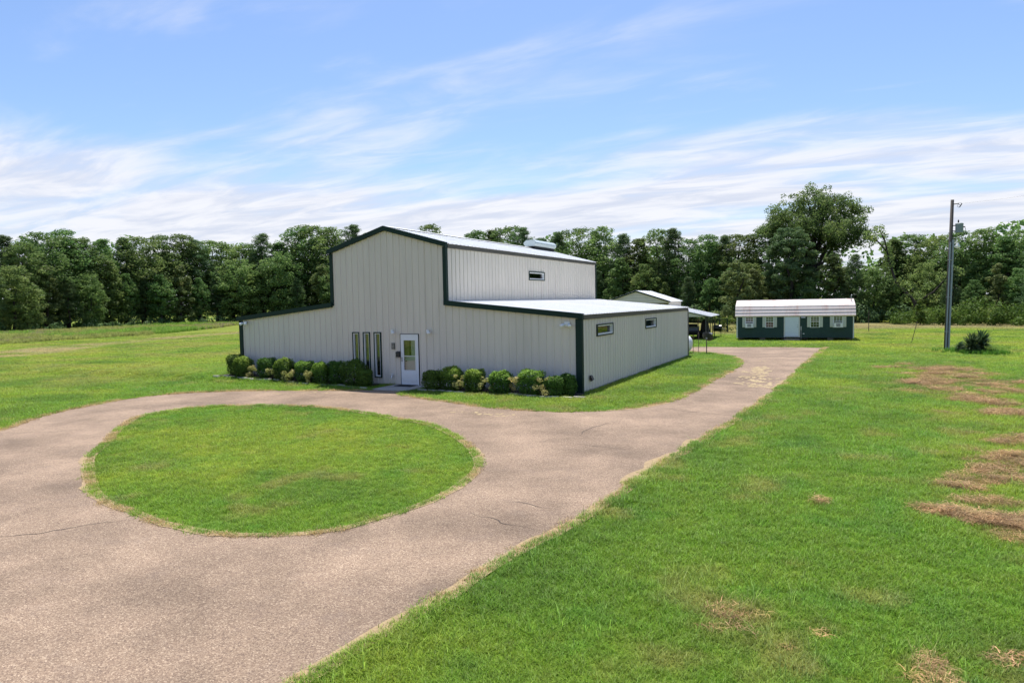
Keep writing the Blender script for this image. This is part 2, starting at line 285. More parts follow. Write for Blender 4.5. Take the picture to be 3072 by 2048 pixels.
# driveway: chip-seal paving
def drive_mat():
    m, t, b = principled('chip_seal'); b.inputs['Roughness'].default_value = 0.85; b.inputs['Specular IOR Level'].default_value = 0.25
    g = N(t, 'ShaderNodeNewGeometry')
    vo = N(t, 'ShaderNodeTexVoronoi', i_Scale=78.0); t.links.new(g.outputs['Position'], vo.inputs['Vector'])
    sepc = N(t, 'ShaderNodeSeparateColor'); t.links.new(vo.outputs['Color'], sepc.inputs[0])
    cr_ = N(t, 'ShaderNodeValToRGB'); e = cr_.color_ramp.elements; e[0].position = 0.0; e[0].color = (0.165, 0.112, 0.084, 1); e[1].position = 1.0; e[1].color = (0.50, 0.385, 0.27, 1)
    for p, c in ((0.3, (0.245, 0.170, 0.117)), (0.65, (0.30, 0.213, 0.146)), (0.88, (0.365, 0.269, 0.187))):
        q = e.new(p); q.color = (*c, 1)
    t.links.new(sepc.outputs[0], cr_.inputs[0])
    n1 = N(t, 'ShaderNodeTexNoise', i_Scale=0.55, i_Detail=7.0, i_Roughness=0.62); t.links.new(g.outputs['Position'], n1.inputs['Vector'])
    r = N(t, 'ShaderNodeMapRange'); t.links.new(n1.outputs['Fac'], r.inputs[0]); r.inputs[1].default_value = 0.3; r.inputs[2].default_value = 0.72; r.inputs[3].default_value = 0.62; r.inputs[4].default_value = 1.24
    mu = N(t, 'ShaderNodeMix', data_type='RGBA', blend_type='MULTIPLY'); mu.inputs[0].default_value = 1; t.links.new(cr_.outputs[0], mu.inputs[6]); t.links.new(r.outputs[0], mu.inputs[7])
    n0 = N(t, 'ShaderNodeTexNoise', i_Scale=0.21, i_Detail=5.0, i_Roughness=0.6, i_Distortion=0.6); t.links.new(g.outputs['Position'], n0.inputs['Vector'])
    r0_ = N(t, 'ShaderNodeMapRange', interpolation_type='SMOOTHSTEP'); t.links.new(n0.outputs['Fac'], r0_.inputs[0]); r0_.inputs[1].default_value = 0.38; r0_.inputs[2].default_value = 0.62; r0_.inputs[3].default_value = 0.90; r0_.inputs[4].default_value = 1.09
    mu0 = N(t, 'ShaderNodeMix', data_type='RGBA', blend_type='MULTIPLY'); mu0.inputs[0].default_value = 1; t.links.new(mu.outputs[2], mu0.inputs[6]); t.links.new(r0_.outputs[0], mu0.inputs[7]); mu = mu0
    n2 = N(t, 'ShaderNodeTexNoise', i_Scale=1.7, i_Detail=8.0, i_Roughness=0.7); t.links.new(g.outputs['Position'], n2.inputs['Vector'])
    r2 = N(t, 'ShaderNodeMapRange', interpolation_type='SMOOTHSTEP'); t.links.new(n2.outputs['Fac'], r2.inputs[0]); r2.inputs[1].default_value = 0.5; r2.inputs[2].default_value = 0.75; r2.inputs[3].default_value = 0; r2.inputs[4].default_value = 0.35
    m2 = N(t, 'ShaderNodeMix', data_type='RGBA'); t.links.new(r2.outputs[0], m2.inputs[0]); t.links.new(mu.outputs[2], m2.inputs[6]); m2.inputs[7].default_value = (0.185, 0.138, 0.114, 1)
    t.links.new(m2.outputs[2], b.inputs['Base Color'])
    bp = N(t, 'ShaderNodeBump', i_Strength=0.55, i_Distance=0.012); t.links.new(vo.outputs['Distance'], bp.inputs['Height']); t.links.new(bp.outputs[0], b.inputs['Normal'])
    return m
def sheet(name, loops, z, mat, parent=None):
    ls = [[Vector((p[0], p[1], z)) for p in l] for l in loops]; tri = tessellate_polygon(ls); V = [tuple(v) for l in ls for v in l]
    F = []
    for a, b_, c in tri:
        A, B, C_ = Vector(V[a]), Vector(V[b_]), Vector(V[c])
        F.append((a, b_, c) if (B-A).cross(C_-A).z > 0 else (a, c, b_))
    mb = MB(); mb.v = V; mb.f = F; return mb.build(name, mat, parent)
drive = tag(sheet('driveway', [DRIVE, ISLAND], 0.012, drive_mat()), 'tan chip-seal driveway looping round the oval lawn and past the building', 'driveway', kind='structure')
M_crack = pmat('crack_tar', (0.075, 0.06, 0.05), 0.9, 0.2)
CR = [[(3.27, -13.57), (3.79, -13.7), (4.04, -13.84), (4.33, -13.81), (4.54, -13.87)], [(3.57, -12.82), (3.89, -12.72), (4.18, -12.84), (4.51, -12.81)], [(-2.6, -17.4), (-2.03, -16.78), (-1.68, -16.24), (-1.36, -15.95)], [(3.43, -2.26), (4.3, -2.7), (5.6, -2.95)], [(-12.2, -12.66), (-10.9, -12.0), (-9.9, -11.0)], [(2.71, -8.1), (3.47, -8.19), (4.33, -8.22)], [(2.64, -7.29), (2.6, -6.1), (2.9, -4.98)], [(3.6, 3.1), (4.7, 3.25), (6.1, 3.2)], [(3.7, 11.2), (5.0, 11.0), (6.4, 11.3)], [(-13.4, -8.3), (-12.0, -8.1), (-11.2, -8.6)]]
for k, l in enumerate(CR):
    p = smooth_poly(l, 16, False); p = p+np.stack([(fbm(p[:, 0], p[:, 1], 0.22, 91+k)-0.5)*0.16, (fbm(p[:, 0], p[:, 1], 0.22, 131+k)-0.5)*0.16], 1)
    d = np.gradient(p, axis=0); nn = np.stack([-d[:, 1], d[:, 0]], 1); nn /= np.linalg.norm(nn, axis=1)[:, None]+1e-9
    wd = (0.003+0.007*vnoise(p[:, 0], p[:, 1], 0.15, 7))*np.sin(np.linspace(0.15, math.pi-0.15, len(p)))*(1.0 if p[:, 1].mean() < -7 else 1.6); mb = MB()
    a = p+nn*wd[:, None]; b = p-nn*wd[:, None]
    for i in range(len(p)-1): mb.quad((*b[i], 0.016), (*b[i+1], 0.016), (*a[i+1], 0.016), (*a[i], 0.016))
    mb.build('crack', M_crack, drive)
# dry sandy verge along the paving's edges
M_verge = pmat('sandy_verge', (0.33, 0.24, 0.135), 0.95, 0.28, 14.0, 0.6, 60, stretch=(1, 1, 1))
def verge(poly, closed, inward, wbase, wvar, seed):
    p = np.asarray(poly); n = len(p)
    d = (np.roll(p, -1, 0)-np.roll(p, 1, 0)) if closed else np.gradient(p, axis=0)
    nn = np.stack([-d[:, 1], d[:, 0]], 1); nn /= np.linalg.norm(nn, axis=1)[:, None]+1e-9; nn *= inward
    k = wbase+wvar*sstep(0.42, 0.85, fbm(p[:, 0], p[:, 1], 1.3, seed, 4))+0.06*(vnoise(p[:, 0], p[:, 1], 0.25, seed+3)-0.5)
    inn = p+nn*np.maximum(k, 0.012)[:, None]; out = p-nn*0.12; mb = MB()
    for i in range(n if closed else n-1):
        j = (i+1) % n; q = [(*inn[i], 0.018), (*inn[j], 0.018), (*out[j], 0.018), (*out[i], 0.018)]
        A, B, C_ = map(Vector, q[:3]); mb.quad(*(q if (B-A).cross(C_-A).z > 0 else q[::-1]))
    mb.build('sandy_verge', M_verge, drive)
verge(ISLAND, True, -1 if (lambda a: a > 0)(sum(ISLAND[i-1][0]*ISLAND[i][1]-ISLAND[i][0]*ISLAND[i-1][1] for i in range(len(ISLAND)))) else 1, 0.03, 0.15, 301)
verge(re_, False, -1, 0.10, 0.24, 311); verge(le, False, -1, 0.05, 0.22, 321); verge(la, False, -1, 0.04, 0.2, 331); verge(be, False, -1, 0.04, 0.25, 341)
# pale sand washed over the paving
M_sand = pmat('pale_sand', (0.385, 0.295, 0.17), 0.95, 0.2, 20.0)
mb = MB()
for i in range(230):
    y = 3.6+8.0*rng.random(); t = (y-3.6)/8.0; x = 5.35-0.75*t+rng.normal(0, 0.36)*(1.15-0.6*t); r1 = rng.uniform(0.03, 0.11); r2 = r1*rng.uniform(0.9, 3.0)
    if i < 60:
        a_, b_ = [(-1.6, -5.05), (-0.9, -5.1), (4.8, 14.4), (-11.4, -3.5), (-12.2, -14.9), (-9.8, -3.0)][i % 6]; x = a_+rng.normal(0, 0.42); y = b_+rng.normal(0, 0.16)+0.1*(x-a_); r1 = rng.uniform(0.02, 0.08); r2 = r1*rng.uniform(0.8, 1.6)
    n = len(mb.v); ph = rng.random(5)*6.28
    for q in range(14):
        th = q/14*2*math.pi; k = 1+0.35*math.sin(2*th+ph[0])+0.25*math.sin(5*th+ph[1])+0.12*math.sin(9*th+ph[2]); mb.v.append((x+math.cos(th)*r1*k, y+math.sin(th)*r2*k, 0.0160+0.00001*i))
    mb.f.append(tuple(range(n, n+14)))
tag(mb.build('sand', M_sand), 'pale sand washed in patches over the driveway', 'sand', kind='stuff')

# ------------------------------------------------------------------ materials for buildings
M_siding = pmat('siding_paint', (0.655, 0.60, 0.535), 0.5, 0.045, 3.0, stretch=(1, 1, 0.12), dirt=(0.48, 0.45, 0.41), dirt_amt=0.25, dscale=1.6, objvar=0.025)
M_roof = pmat('white_roof_metal', (0.84, 0.84, 0.83), 0.42, 0.03, 2.0, dirt=(0.60, 0.58, 0.54), dirt_amt=0.3, dscale=0.8, objvar=0.03)
M_green = pmat('dark_green_trim', (0.008, 0.028, 0.021), 0.55, 0.12, 5.0, spec=0.2)
M_fascia = pmat('grey_brown_fascia', (0.075, 0.070, 0.058), 0.5, 0.15, 4.0)
M_core = pmat('wall_core', (0.22, 0.21, 0.20), 0.9, 0.1)
M_white = pmat('white_paint', (0.74, 0.755, 0.78), 0.4, 0.04, 5.0)
M_curtain = pmat('olive_curtain', (0.175, 0.155, 0.095), 0.9, 0.25, 4.0, stretch=(6, 6, 0.5))
M_blind = pmat('cream_blind', (0.78, 0.70, 0.42), 0.9, 0.15, 4.0, stretch=(1, 1, 8))
M_dark = pmat('dark_interior', (0.018, 0.018, 0.018), 0.7, 0.2)
M_black = pmat('black_metal', (0.012, 0.012, 0.013), 0.45, 0.2, 8.0, spec=0.5)
M_grey = pmat('galvanised_grey', (0.33, 0.35, 0.37), 0.4, 0.12, 8.0, metallic=0.4)
M_conc = pmat('concrete', (0.36, 0.34, 0.31), 0.9, 0.18, 3.0, 0.4, 90)
M_rubber = pmat('black_rubber', (0.02, 0.02, 0.02), 0.85, 0.2)
def glass_mat():
    m = bpy.data.materials.new('window_glass'); m.use_nodes = True; t = m.node_tree; t.nodes.clear()
    tr = N(t, 'ShaderNodeBsdfTransparent'); tr.inputs[0].default_value = (0.86, 0.9, 0.88, 1); gl = N(t, 'ShaderNodeBsdfGlossy', i_Roughness=0.03); fr = N(t, 'ShaderNodeFresnel', i_IOR=1.5)
    k = math_n(t, 'ADD', fr.outputs[0], 0.03); mx_ = N(t, 'ShaderNodeMixShader'); t.links.new(k, mx_.inputs[0]); t.links.new(tr.outputs[0], mx_.inputs[1]); t.links.new(gl.outputs[0], mx_.inputs[2])
    o = N(t, 'ShaderNodeOutputMaterial'); t.links.new(mx_.outputs[0], o.inputs[0]); return m
M_glass = glass_mat()

# ------------------------------------------------------------------ the metal building
XL, XR, XP = -11.32, -5.58, -8.45
ZL, ZJ, ZE, ZP = 2.83, 3.39, 5.65, 6.44
def front_top(x):
    if x <= XL: return ZL+(ZJ-ZL)*(x-W_)/(XL-W_)
    if x >= XR: return ZL+(ZJ-ZL)*(0-x)/(0-XR)
    return ZP-(ZP-ZE)*abs(x-XP)/(XP-XL)
B = empty('metal_building', (0, 0, 0), 0, 'large light grey ribbed metal building with tall gabled centre and low side wings', 'building')
def rib_profile(u0, u1, rib=0.029, pitch=0.3048):
    """break points (u, depth) of ribbed sheet between u0 and u1"""
    pts = [(u0, 0.0)]; k = math.floor(u0/pitch)-1
    while k*pitch < u1+pitch:
        c = k*pitch+pitch*0.5
        for du, d in ((-0.034, 0), (-0.017, rib), (0.017, rib), (0.034, 0), (0.118, 0), (0.126, 0.005), (0.145, 0.005), (0.153, 0), (0.186-0.001, 0)):
            u = c+du
            if u0 < u < u1: pts.append((u, d))
        k += 1
    pts.append((u1, 0.0)); pts.sort(); return pts
def panel(name, u0, u1, zb, zt, M, mat, parent, openings=(), rib=0.029):
    pr = rib_profile(u0, u1, rib)
    cuts = [c for o in openings for c in (o[0], o[1]) if u0 < c < u1]
    for c in cuts:
        for (a, da), (b, db) in zip(pr[:-1], pr[1:]):
            if a < c < b: pr.append((c, da+(db-da)*(c-a)/(b-a)))
        pr.sort()
    mb = MB()
    for (a, da), (b, db) in zip(pr[:-1], pr[1:]):
        if b-a < 1e-6: continue
        mid = (a+b)/2; iv = [(None, None)]
        ops = sorted([(o[2], o[3]) for o in openings if o[0] < mid < o[1]])
        lo = None; segs = []
        for z0, z1 in ops: segs.append((lo, z0)); lo = z1
        segs.append((lo, None))
        for s0, s1 in segs:
            za0 = zb(a) if s0 is None else s0; zb0 = zb(b) if s0 is None else s0; za1 = zt(a) if s1 is None else s1; zb1 = zt(b) if s1 is None else s1
            if za1-za0 < 1e-4: continue
            mb.quad(M(a, da, za0), M(b, db, zb0), M(b, db, zb1), M(a, da, za1))
    return mb.build(name, mat, parent)
def split(u0, u1, extra=()):
    n = max(1, round((u1-u0)/0.914)); return [(u0+(u1-u0)*i/n, u0+(u1-u0)*(i+1)/n) for i in range(n)]
# openings
FW = [(-10.21, -9.93, 0.31, 2.12), (-9.65, -9.37, 0.32, 2.12), (-9.09, -8.81, 0.33, 2.12)]
DOOR = (-7.78, -6.92, 0.04, 2.08)
RW = [(1.6, 3.4, 2.0, 2.36), (8.16, 9.98, 2.0, 2.37)]
UW = [(7.54, 9.31, 4.39, 4.73)]
IN = 0.16
# cores (walls) set behind the sheets
mb = MB(); poly = [(W_+IN, 0), (-IN, 0), (-IN, ZL-0.1), (XR, ZJ-0.12), (XR-IN, ZJ-0.12), (XR-IN, ZE-0.12), (XP, ZP-0.14), (XL+IN, ZE-0.12), (XL+IN, ZJ-0.12), (W_+IN, ZL-0.1)]
mb.prism(poly, 'y', IN, L_-IN); mb.build('wall', M_core, B)
front = MB().box(W_+0.02, 0.012, 0.0, -0.02, 0.03, 0.10).build('wall', M_conc, B); front['label'] = 'front wall of grey ribbed sheets'
F_ = lambda u, d, z: (u, -d, z)
for a, b in split(W_+0.01, XL)+split(XL, XR)+split(XR, -0.01):
    panel('siding_panel', a, b, lambda u: 0.05, lambda u: front_top(u)-0.07, F_, M_siding, front, FW+[DOOR])
side = MB().box(-0.03, 0.02, 0.0, -0.012, L_-0.02, 0.10).build('wall', M_conc, B); side['label'] = 'low side wall of grey ribbed sheets'
for a, b in split(0.01, L_-0.01): panel('siding_panel', a, b, lambda u: 0.05, lambda u: ZL-0.06, lambda u, d, z: (d, u, z), M_siding, side, RW)
upper = MB().box(XR-0.03, 0.02, ZJ-0.2, XR-0.012, L_-0.02, ZJ-0.1).build('wall', M_conc, B); upper['label'] = 'upper side wall above the wing roof'
for a, b in split(0.01, L_-0.01): panel('siding_panel', a, b, lambda u: ZJ-0.02, lambda u: ZE-0.06, lambda u, d, z: (XR+d, u, z), M_siding, upper, UW)
lw = MB().box(W_+0.012, 0.02, 0.0, W_+0.03, L_-0.02, 0.1).build('wall', M_conc, B)
for a, b in split(0.01, L_-0.01): panel('siding_panel', a, b, lambda u: 0.05, lambda u: ZL-0.06, lambda u, d, z: (W_-d, u, z), M_siding, lw)
lu = MB().box(XL+0.012, 0.02, ZJ-0.2, XL+0.03, L_-0.02, ZJ-0.1).build('wall', M_conc, B)
for a, b in split(0.01, L_-0.01): panel('siding_panel', a, b, lambda u: ZJ-0.02, lambda u: ZE-0.06, lambda u, d, z: (XL-d, u, z), M_siding, lu)
bk = MB().box(W_+0.02, L_-0.03, 0.0, -0.02, L_-0.012, 0.10).build('wall', M_conc, B)
for a, b in split(W_+0.01, XL)+split(XL, XR)+split(XR, -0.01): panel('siding_panel', a, b, lambda u: 0.05, lambda u: front_top(u)-0.07, lambda u, d, z: (u, L_+d, z), M_siding, bk)
# roofs: deck > roof_panel
def roof(x_hi, z_hi, x_lo, z_lo, over=0.09):
    dx, dz = x_lo-x_hi, z_lo-z_hi; ln = math.hypot(dx, dz); ex, ez = dx/ln, dz/ln; nx, nz_ = (-ez, ex) if ex > 0 else (ez, -ex)
    deck = MB(); y0, y1 = 0.03, L_-0.03
    A = (x_hi, z_hi-0.05); Bp = (x_lo, z_lo-0.05)
    deck.prism([A, Bp, (Bp[0], Bp[1]-0.04), (A[0], A[1]-0.04)], 'y', y0, y1)
    d = deck.build('roof', M_roof, B)
    for a, b in split(-0.03, L_+0.03):
        panel('roof_panel', a, b, lambda u: 0.0, lambda u: ln+over, lambda u, dd, v: (x_hi+ex*v+nx*(dd-0.02), u, z_hi+ez*v+nz_*(dd-0.02)), M_roof, d, (), 0.03)
    return d
roof(XR+0.03, ZJ, 0.0, ZL); roof(XL-0.03, ZJ, W_, ZL); main_r = roof(XP, ZP, XR, ZE); roof(XP, ZP, XL, ZE)
MB().prism([(XP-0.22, ZP-0.02), (XP, ZP+0.04), (XP+0.22, ZP-0.02), (XP, ZP+0.02)], 'y', -0.02, L_+0.02).build('ridge_cap', M_roof, B)
# green trims
def rake(x0, z0, x1, z1, y0=-0.13, y1=0.02, h=0.19, up=0.02):
    MB().prism([(x0, z0+up), (x1, z1+up), (x1, z1+up-h), (x0, z0+up-h)] if x1 > x0 else [(x1, z1+up), (x0, z0+up), (x0, z0+up-h), (x1, z1+up-h)], 'y', y0, y1).build('rake_trim', M_green, B)
rake(W_-0.12, ZL-0.01, XL+0.04, ZJ, up=0.025); rake(XR-0.06, ZJ, 0.10, ZL-0.01, up=0.025)
rake(XL-0.12, ZE-0.033, XP, ZP, up=0.03); rake(XP+0.002, ZP, XR+0.10, ZE-0.028, up=0.03)
for x0, x1, z1, yy in ((-0.20, 0.045, ZL-0.17, 0), (W_-0.045, W_+0.16, ZL-0.17, 0)):
    MB().box(x0, -0.048, 0.02, x1, 0.11, z1).build('corner_trim', M_green, B)
MB().box(XR-0.11, -0.045, ZJ-0.10, XR+0.045, 0.10, ZE-0.16).build('corner_trim', M_green, B)
MB().box(XL-0.045, -0.045, ZJ-0.10, XL+0.11, 0.10, ZE-0.16).build('corner_trim', M_green, B)
MB().box(-0.10, L_-0.10, 0.02, 0.045, L_+0.05, ZL-0.17).build('corner_trim', M_fascia, B)
MB().box(XR-0.1, L_-0.10, ZJ-0.05, XR+0.045, L_+0.05, ZE-0.16).build('corner_trim', M_green, B)
for x, z, s in ((0.0, ZL, 1), (XR, ZE, 1), (W_, ZL, -1), (XL, ZE, -1)):
    x0, x1 = sorted((x+s*0.004, x+s*0.058)); MB().box(x0, 0.11, z-0.205, x1, L_-0.11, z-0.055).build('fascia', M_fascia, B)
# windows
def win_front(o):
    x0, x1, z0, z1 = o
    wn = MB()
    for a in ((x0-0.045, z0-0.045, x0, z1+0.045), (x1, z0-0.045, x1+0.045, z1+0.045), (x0, z1, x1, z1+0.045), (x0, z0-0.045, x1, z0)): wn.box(a[0], -0.05, a[1], a[2], 0.02, a[3])
    wn = wn.build('window', M_green, B)
    fr = MB(); t = 0.032
    for a in ((x0, z0, x0+t, z1), (x1-t, z0, x1, z1), (x0+t, z1-t, x1-t, z1), (x0+t, z0, x1-t, z0+t*1.6)): fr.box(a[0], -0.03, a[1], a[2], 0.12, a[3])
    fr.build('frame', M_white, wn)
    MB().box(x0+t, 0.030, z0+t, x1-t, 0.034, z1-t).build('pane', M_glass, wn)
    MB().box(x0+t, 0.050, z0+0.62, x1-t, 0.056, z1-t).build('curtain', M_curtain, wn)
    MB().box(x0+t, 0.062, z0+t, x1-t, 0.07, z0+0.62).build('sill_shade', M_dark, wn)
for o in FW: win_front(o)
def win_side(o, X, curt):
    y0, y1, z0, z1 = o; k = 0.045
    wn = MB()
    for a in ((y0-k, z0-k, y0, z1+k), (y1, z0-k, y1+k, z1+k), (y0, z1, y1, z1+k), (y0, z0-k, y1, z0)): wn.box(X-0.02, a[0], a[1], X+0.055, a[2], a[3])
    wn = wn.build('window', M_green, B); fr = MB(); t = 0.05
    for a in ((y0, z0, y0+t, z1), (y1-t, z0, y1, z1), (y0+t, z1-t*0.8, y1-t, z1), (y0+t, z0, y1-t, z0+t)): fr.box(X-0.12, a[0], a[1], X+0.03, a[2], a[3])
    fr.build('frame', M_white, wn)
    MB().box(X-0.075, y0+t, z0+t, X-0.07, y1-t, z1-t).build('pane', M_glass, wn)
    MB().box(X-0.095, y0+t, z0+t, X-0.09, y1-t-(0.22 if curt is M_blind else 0.0), z1-t).build('curtain', curt, wn)
    MB().box(X-0.145, y0+t, z0+t, X-0.14, y1-t, z1-t).build('reveal', M_dark, wn)
win_side(RW[0], 0.0, M_blind); win_side(RW[1], 0.0, M_blind); win_side(UW[0], XR, M_dark)
# storm door
x0, x1, z0, z1 = DOOR
dr = MB()
for a in ((x0, z0, x0+0.11, z1), (x1-0.11, z0, x1, z1), (x0+0.11, z1-0.2, x1-0.11, z1), (x0+0.11, z0, x1-0.11, 0.60)): dr.box(a[0], -0.045, a[1], a[2], 0.0, a[3])
dr = dr.build('door', M_white, B); dr['label'] = 'white storm door with tall glass'
f = MB()
for a in ((x0-0.02, z0, x0-0.002, z1+0.02), (x1+0.002, z0, x1+0.02, z1+0.02), (x0-0.002, z1+0.002, x1+0.002, z1+0.02)): f.box(a[0], -0.052, a[1], a[2], 0.02, a[3])
f.build('door_frame', M_black, dr)
for zz in (0.20, 0.33, 0.44): MB().box(x0+0.13, -0.066, zz, x1-0.13, -0.044, zz+0.078).build('door_panel', M_white, dr)
gb = MB()
for a in ((x0+0.11, 0.60, x0+0.15, z1-0.2), (x1-0.15, 0.60, x1-0.11, z1-0.2), (x0+0.15, z1-0.24, x1-0.15, z1-0.2), (x0+0.15, 0.60, x1-0.15, 0.64), (x0+0.15, 1.19, x1-0.15, 1.215)): gb.box(a[0], -0.056, a[1], a[2], -0.01, a[3])
gb.build('glazing_bar', M_white, dr)
MB().box(x0+0.15, -0.028, 0.64, x1-0.15, -0.022, z1-0.24).build('pane', M_glass, dr)
idr = MB().box(x0+0.11, 0.07, z0, x1-0.11, 0.10, 1.215).build('inner_door', M_white, dr)
MB().box(x0+0.11, 0.075, 1.22, x0+0.32, 0.10, z1-0.1).build('curtain', M_curtain, dr); MB().box(x0+0.32, 0.10, 1.22, x0+0.43, 0.12, z1-0.1).build('curtain', M_dark, dr); MB().box(x0+0.43, 0.075, 1.22, x1-0.11, 0.10, z1-0.1).build('curtain', pmat('pale_curtain', (0.55, 0.58, 0.55), 0.9), dr)
MB().tube([(x0+0.2, 0.07, 1.0), (x0+0.2, 0.03, 1.0)], [0.012, 0.03], 8).build('door_knob', M_black, dr)
MB().box(x0+0.045, -0.085, 0.98, x0+0.068, -0.046, 1.16).build('door_handle', M_grey, dr)
# ridge ventilator on the roof
V_ = empty('roof_ventilator', (XP+0.05, 13.75, ZP), 0, 'pale metal ridge ventilator on the tall roof near its far end', 'roof vent')
M_vent = pmat('pale_vent_metal', (0.52, 0.59, 0.61), 0.4, 0.06, 4.0, metallic=0.1)
oct_ = lambda k: [(-0.30*k, 0.10), (0.30*k, 0.10), (0.40*k, 0.22), (0.40*k, 0.33), (0.24*k, 0.46*k), (-0.24*k, 0.46*k), (-0.40*k, 0.33), (-0.40*k, 0.22)]
MB().prism(oct_(1.0), 'y', 0.0, 3.0).build('hood', M_vent, V_)
MB().box(-0.26, 0.05, -0.12, 0.26, 2.95, 0.10).build('throat', M_dark, V_)
for yy in (-0.02, 3.0): MB().prism(oct_(0.93), 'y', yy, yy+0.018).build('end_plate', M_vent, V_)
for yy in (0.75, 1.5, 2.25): MB().prism(oct_(1.015), 'y', yy, yy+0.03).build('seam', M_vent, V_)

# ------------------------------------------------------------------ things on and by the front wall
def flood(loc, heads, label, base=(0.11, 0.14)):
    e = empty('flood_light', loc, 0, label, 'light', 'white wall lights on the building front')
    MB().box(-base[0]/2, -0.05, -base[1]/2, base[0]/2, -0.008, base[1]/2).build('base_plate', M_white, e)
    for sx in heads:
        d = Vector((0.55*sx, -0.75, -0.35)).normalized(); c = Vector((sx*0.06, -0.06, 0))
        MB().tube([c, c+d*0.06], 0.015, 6).build('arm', M_white, e)
        MB().lathe([(0.03, 0.05), (0.055, 0.09), (0.065, 0.20), (0.058, 0.215)], c, d, 12).build('lamp_head', M_white, e, True)
flood((-0.51, -0.035, 2.48), (-1, 1), 'twin-headed white flood light high at the right-hand front corner', (0.2, 0.16))
flood((-16.45, -0.035, 2.58), (-1, 1), 'twin-headed white flood light high at the left-hand front corner', (0.16, 0.12))
flood((-8.17, -0.035, 2.2), (1,), 'small white wall light above the house number plaque')
flood((-6.44, -0.035, 2.2), (1,), 'small white wall light to the right of the white storm door')
e = empty('number_plaque', (-8.145, -0.036, 1.6), 0, 'small dark number plaque on the wall left of the door', 'plaque')
M_plq = pmat('plaque_stone', (0.33, 0.32, 0.28), 0.8, 0.2, 20); M_plqd = pmat('plaque_dark', (0.02, 0.02, 0.018), 0.6, 0.2)
MB().box(-0.085, -0.02, -0.13, 0.085, -0.002, 0.13).build('backing', M_plqd, e)
MB().box(-0.068, -0.026, -0.068, 0.062, -0.0205, 0.07).build('number_field', M_plq, e)
MB().box(-0.075, -0.026, 0.092, 0.07, -0.0205, 0.118).build('border', M_plq, e); MB().box(-0.075, -0.026, -0.118, 0.07, -0.0205, -0.09).build('border', M_plq, e)
def text(body, size, loc, mat, parent, name):
    c = bpy.data.curves.new(name, 'FONT'); c.body = body; c.size = size; c.align_x = 'CENTER'; c.align_y = 'CENTER'; c.extrude = 0.002
    tmp = bpy.data.objects.new('tmp', c); me = bpy.data.meshes.new_from_object(tmp); bpy.data.objects.remove(tmp)
    o = bpy.data.objects.new(name, me); me.materials.clear(); me.materials.append(mat); col.objects.link(o); o.parent = parent; o.location = loc; o.rotation_euler = (R(90), 0, 0); return o
text('72', 0.13, (-0.003, -0.029, 0.0), M_plqd, e, 'numerals')
e = empty('mailbox', (-7.885, -0.036, 1.16), 0, 'small black mailbox on the wall beside the door', 'mailbox')
MB().box(-0.08, -0.10, 0.0, 0.08, 0.0, 0.19).build('box', M_black, e)
MB().prism([(-0.115, 0.17), (-0.105, 0.195), (0.0, 0.235), (0.0, 0.192)], 'x', -0.09, 0.09).build('lid', M_black, e)
MB().tube([(-0.05, -0.10, 0.02), (-0.05, -0.13, -0.01), (-0.05, -0.115, -0.04), (0.05, -0.115, -0.04), (0.05, -0.13, -0.01), (0.05, -0.10, 0.02)], 0.006, 6).build('paper_hook', M_black, e)
e = empty('wall_faucet', (-8.2, -0.036, 0.36), 0, 'small white outdoor faucet low on the wall left of the door', 'faucet')
MB().tube([(0, 0, 0.02), (0, -0.09, 0.02), (0, -0.12, -0.03), (0, -0.12, -0.08)], [0.03, 0.03, 0.032, 0.028], 8).build('spout', M_white, e, True)
MB().lathe([(0.012, 0), (0.045, 0.02), (0.045, 0.04), (0.012, 0.05)], (0, -0.06, 0.06), (0, 0, 1), 10).build('valve_wheel', M_white, e)
e = empty('exhaust_vent', (0.036, 0.77, 0.42), 0, 'small dark exhaust hood low on the side wall near the front corner', 'vent')
M_brown = pmat('brown_plastic', (0.05, 0.04, 0.035), 0.5)
MB().prism([(0.0, 0.16), (0.05, 0.15), (0.12, 0.0), (0.0, 0.0)], 'y', -0.09, 0.09).build('hood', M_brown, e)
for k in range(3): MB().box(0.01, -0.08, -0.012-0.02*k, 0.10-0.02*k, 0.08, -0.006-0.02*k).build('louver', M_brown, e)
# landing and mat
pad = MB().box(-8.05, -1.62, 0.0, -6.45, -0.06, 0.045).build('door_pad', M_conc); tag(pad, 'weathered concrete landing slab in front of the white door', 'slab')
dm = MB().box(-7.75, -0.62, 0.046, -6.95, -0.10, 0.062).build('door_mat', M_rubber); tag(dm, 'dark rubber mat lying on the concrete landing at the door', 'door mat')

